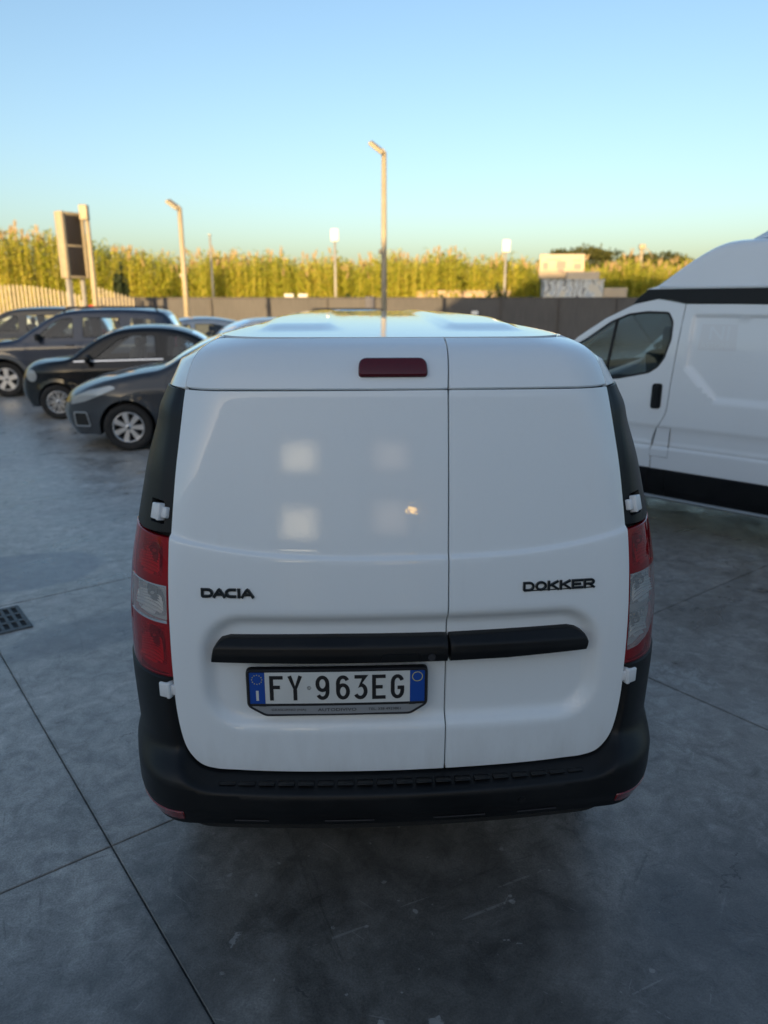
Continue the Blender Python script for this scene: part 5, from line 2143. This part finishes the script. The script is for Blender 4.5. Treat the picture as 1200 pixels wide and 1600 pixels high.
def reeds():
    Q, T = [], []
    n = 7000
    for k in range(n):
        x = rng.uniform(-34, 36)
        y = rng.uniform(0, 1) ** 1.2 * 5 + 42 + .5 * math.sin(x * .3)
        if x < -11:
            y -= min(6, (-11 - x) * .8)
        h = 4.05 + .15 * math.sin(x * .55) + .2 * math.sin(x * 1.9 + 1) + rng.normal(0, .28)
        if x < -12:
            h += min(.95, (-12 - x) * .3)
        if x > 9:
            h -= .4
        lean = rng.normal(0, .10, 2)
        tone0 = rng.uniform(0, .62) + .12 * math.sin(x * 1.3)
        px = lambda z: np.array([x + lean[0] * z / h * h * .5 * (z / h), y + lean[1] * z / h * h * .3, z])
        a = rng.uniform(0, math.pi)
        w = .016
        e = np.array([math.cos(a) * w, math.sin(a) * w, 0])
        Q.append([px(0) - e, px(0) + e, px(h * .96) + e * .4, px(h * .96) - e * .4])
        T.append(.75)
        nl = 15
        for i in range(nl):
            z0 = h * (.16 + .80 * (i + rng.uniform(0, 1)) / nl)
            an = rng.uniform(0, 2 * math.pi)
            L = rng.uniform(.45, .85) * (1.1 - .45 * z0 / h)
            d = np.array([math.cos(an), math.sin(an), 0])
            p0 = px(z0)
            up = rng.uniform(.5, 1.15)
            p1 = p0 + d * L * .45 + np.array([0, 0, L * .42 * up])
            p2 = p0 + d * L * .95 + np.array([0, 0, L * (.30 * up - .12)])
            s = np.cross(d, [0, 0, 1])
            s = s * (1 if s[0] > 0 else -1) + np.array([.7, 0, 0])
            s *= .036 / np.linalg.norm(s)
            tn = np.clip(tone0 + rng.normal(0, .12), 0, .82)
            Q.append([p0 - s * .6, p0 + s * .6, p1 + s, p1 - s])
            Q.append([p1 - s, p1 + s, p2 + s * .1, p2 - s * .1])
            T += [tn, tn]
        if rng.uniform() < .12:                            # feathery plume
            top = px(h * .95)
            for i in range(5):
                an = rng.uniform(0, 2 * math.pi)
                d = np.array([math.cos(an), math.sin(an), 0]) * .09
                q = top + np.array([lean[0] * .3, 0, .22 + .22 * rng.uniform()])
                s = np.array([.035, .0, 0])
                Q.append([top - s, top + s, q + d + s * .4, q + d - s * .4])
                T.append(1.0)
    o = leaf_mesh('reeds', np.array(Q, float), np.array(T), ['reed_leaf'])
    o['kind'] = 'stuff'


reeds()


def clump_tree(name, label, cat, loc, crowns, trunk, leaf, n, size, bark='bark', group=None):
    tr = thing(name, label, cat, loc, 0, group)
    Q, T = [], []
    tot = sum(c[3] * c[4] * c[5] for c in crowns)
    for cx, cy, cz, rx, ry, rz_ in crowns:
        m_ = int(n * rx * ry * rz_ / tot)
        nc = max(5, m_ // 60)
        cen = rng.normal(0, 1, (nc, 3))
        cen /= np.linalg.norm(cen, axis=1)[:, None]
        cen *= rng.uniform(.45, 1.0, (nc, 1)) ** .5
        for c in cen:
            ctone = rng.uniform(.1, .9)
            for _ in range(m_ // nc):
                p = c + rng.normal(0, .16, 3)
                p = np.array([cx + p[0] * rx, cy + p[1] * ry, cz + p[2] * rz_])
                u = rng.normal(0, 1, 3)
                u /= np.linalg.norm(u)
                v = np.cross(u, rng.normal(0, 1, 3))
                v /= max(np.linalg.norm(v), 1e-6)
                s = size * rng.uniform(.6, 1.3)
                Q.append([p - u * s - v * s * .4, p + u * s - v * s * .5, p + u * s * .9 + v * s * .5, p - u * s * .8 + v * s * .4])
                T.append(np.clip(ctone + rng.normal(0, .15), 0, 1))
    o = leaf_mesh('crown', np.array(Q, float), np.array(T), [leaf])
    o.parent = tr
    if trunk:
        mb = MB()
        h, r0, r1, limbs = trunk
        mb.tube([(0, 0, 0), (.05, 0, h * .5), (0, 0, h)], [r0, (r0 + r1) / 2, r1], 10)
        for cx, cy, cz, *_r in crowns[:limbs]:
            mb.tube([(0, 0, h * .7), (cx * .5, cy * .5, (h * .7 + cz) / 2), (cx * .9, cy * .9, cz)], [r1, r1 * .7, r1 * .3], 7)
        mb.build('trunk', [bark], tr)
    return tr


clump_tree('umbrella_pine', 'broad dark umbrella pine behind the billboard', 'tree', (23.0, 90, 0), [(-2.8, 0, 6.6, 2.8, 2.0, 1.1), (0.3, .4, 6.8, 3.2, 2.2, 1.2), (3.0, 0, 6.5, 2.6, 2.0, 1.0)], (5.6, .28, .2, 3), 'pine_leaf', 5200, .16)
clump_tree('umbrella_pine', 'low spreading umbrella pine next to the roof of the tall van', 'tree', (32.0, 92, 0), [(-1.8, 0, 6.3, 2.5, 2.0, .95), (1.0, .3, 6.5, 2.9, 2.0, 1.05), (3.6, 0, 6.2, 2.2, 1.8, .85)], (5.2, .26, .18, 3), 'pine_leaf', 4200, .16)
clump_tree('cypress', 'small dark green cypress standing in front of the reeds', 'tree', (-12.6, 36.8, 0), [(0, 0, 1.6, .34, .34, 1.2), (0, 0, 2.5, .30, .30, 1.0), (0, 0, 3.1, .22, .22, .62)], (2.2, .08, .04, 0), 'cypress_leaf', 2600, .06)
for k, (x, y, rx, h, lab) in enumerate(((5.9, 40.2, .55, 2.9, 'taller dark green bush standing above the shaded wall'), (2.7, 38.5, .7, 2.15, 'green bush over the wall right of the tallest lamp post'), (4.2, 38.8, .6, 2.1, 'low green bush over the wall, in the middle of the row'),
                                        (5.4, 38.6, .65, 2.15, 'low green bush at the foot of the taller dark bush'), (-1.7, 38.4, .55, 2.25, 'yellow-green bush over the wall left of the tallest lamp post'), (7.4, 39, .7, 2.1, 'low green bush over the shaded wall, nearest the billboard'))):
    clump_tree('bush', lab, 'bush', (x, y, 0), [(0, 0, h * .45, rx * 1.2, rx, h * .45), (.15, 0, h * .75, rx * .8, rx * .8, h * .3)], (h * .5, .05, .03, 1), 'bush_leaf', 900, .07, group='bushes behind the wall')

# ------------------------------------------------------------------ showroom behind the camera: it throws the shade over the yard
SY = -18.0
tan_el = math.tan(R(SUN_EL))
drift = math.tan(R(SUN_AZ - 180))
sh = thing('showroom_building', 'showroom behind the viewer, low wing and taller gabled hall with glowing panes added for reflections', 'building', (0, SY, 0))
LH = 1.45 + (22 - SY) * tan_el                      # shade reaches the tall lamp post's foot
HH = 2.9 + (45 - SY) * tan_el
gx0 = 1.3 - (35 - SY) * drift                       # end of the gable: its shade ends on the wall near the tall post
mb = MB()
mb.box((gx0 - 40, -6, LH / 2), (80, 12, LH), 0)
mb.build('low_wing', ['plaster_pale'], sh)
mb = MB()
gx = [(gx0 - 1.6, 0), (gx0 + 70, 0), (gx0 + 70, HH), (gx0 - 1.6 + (HH - LH) * 1.5, HH), (gx0 - 1.6, LH)]
mb.add([(x, .3, z) for x, z in gx] + [(x, -14, z) for x, z in gx], [(0, 1, 2, 3, 4), (9, 8, 7, 6, 5)] + [(i, 5 + i, 5 + (i + 1) % 5, (i + 1) % 5) for i in range(5)], 0, False)
mb.build('hall', ['plaster_pale'], sh)

for k, (x, z, mt) in enumerate(((-2.38, 6.95, 'reflection_glow'), (-2.33, 3.0, 'reflection_glow'), (2.45, 7.05, 'reflection_glow_dim'), (2.36, 3.35, 'reflection_glow_dim'))):  # unseen panes, added and placed to reflect as squares in the van doors
    w_, h_ = 2.5, 2.7
    mb = MB()
    for a_, b_, c_, d_ in ((-w_ / 2, 0, .16, h_), (w_ / 2, 0, .16, h_), (0, h_ / 2, w_ + .16, .16), (0, -h_ / 2, w_ + .16, .16)):
        mb.box((a_, 0, b_), (c_ - .004 * (c_ < 1), .12, d_ + .004 * (c_ < 1)), 0, .02)
    f = mb.build('window', ['wall_cap'], sh)
    f.location = (x, .34, z)
    mb = MB()
    mb.add([(-w_ / 2, .0, -h_ / 2), (w_ / 2, .0, -h_ / 2), (w_ / 2, .0, h_ / 2), (-w_ / 2, .0, h_ / 2)], [(3, 2, 1, 0)], 0, False)
    mb.build('pane', [mt], f)
mb = MB()
mb.rev([(.001, -.26), (.14, -.22), (.24, -.08), (.26, .04), (.20, .17), (.10, .25), (.001, .27)], (0, 0, 0), (0, 0, 1), 20)
o = mb.build('glint_globe', ['glint_glow'], sh)  # unseen glowing globe, added in place of a sun glint on the door
o.location = (3.4, .75, 3.71)
o.scale = (.75, .75, .75)
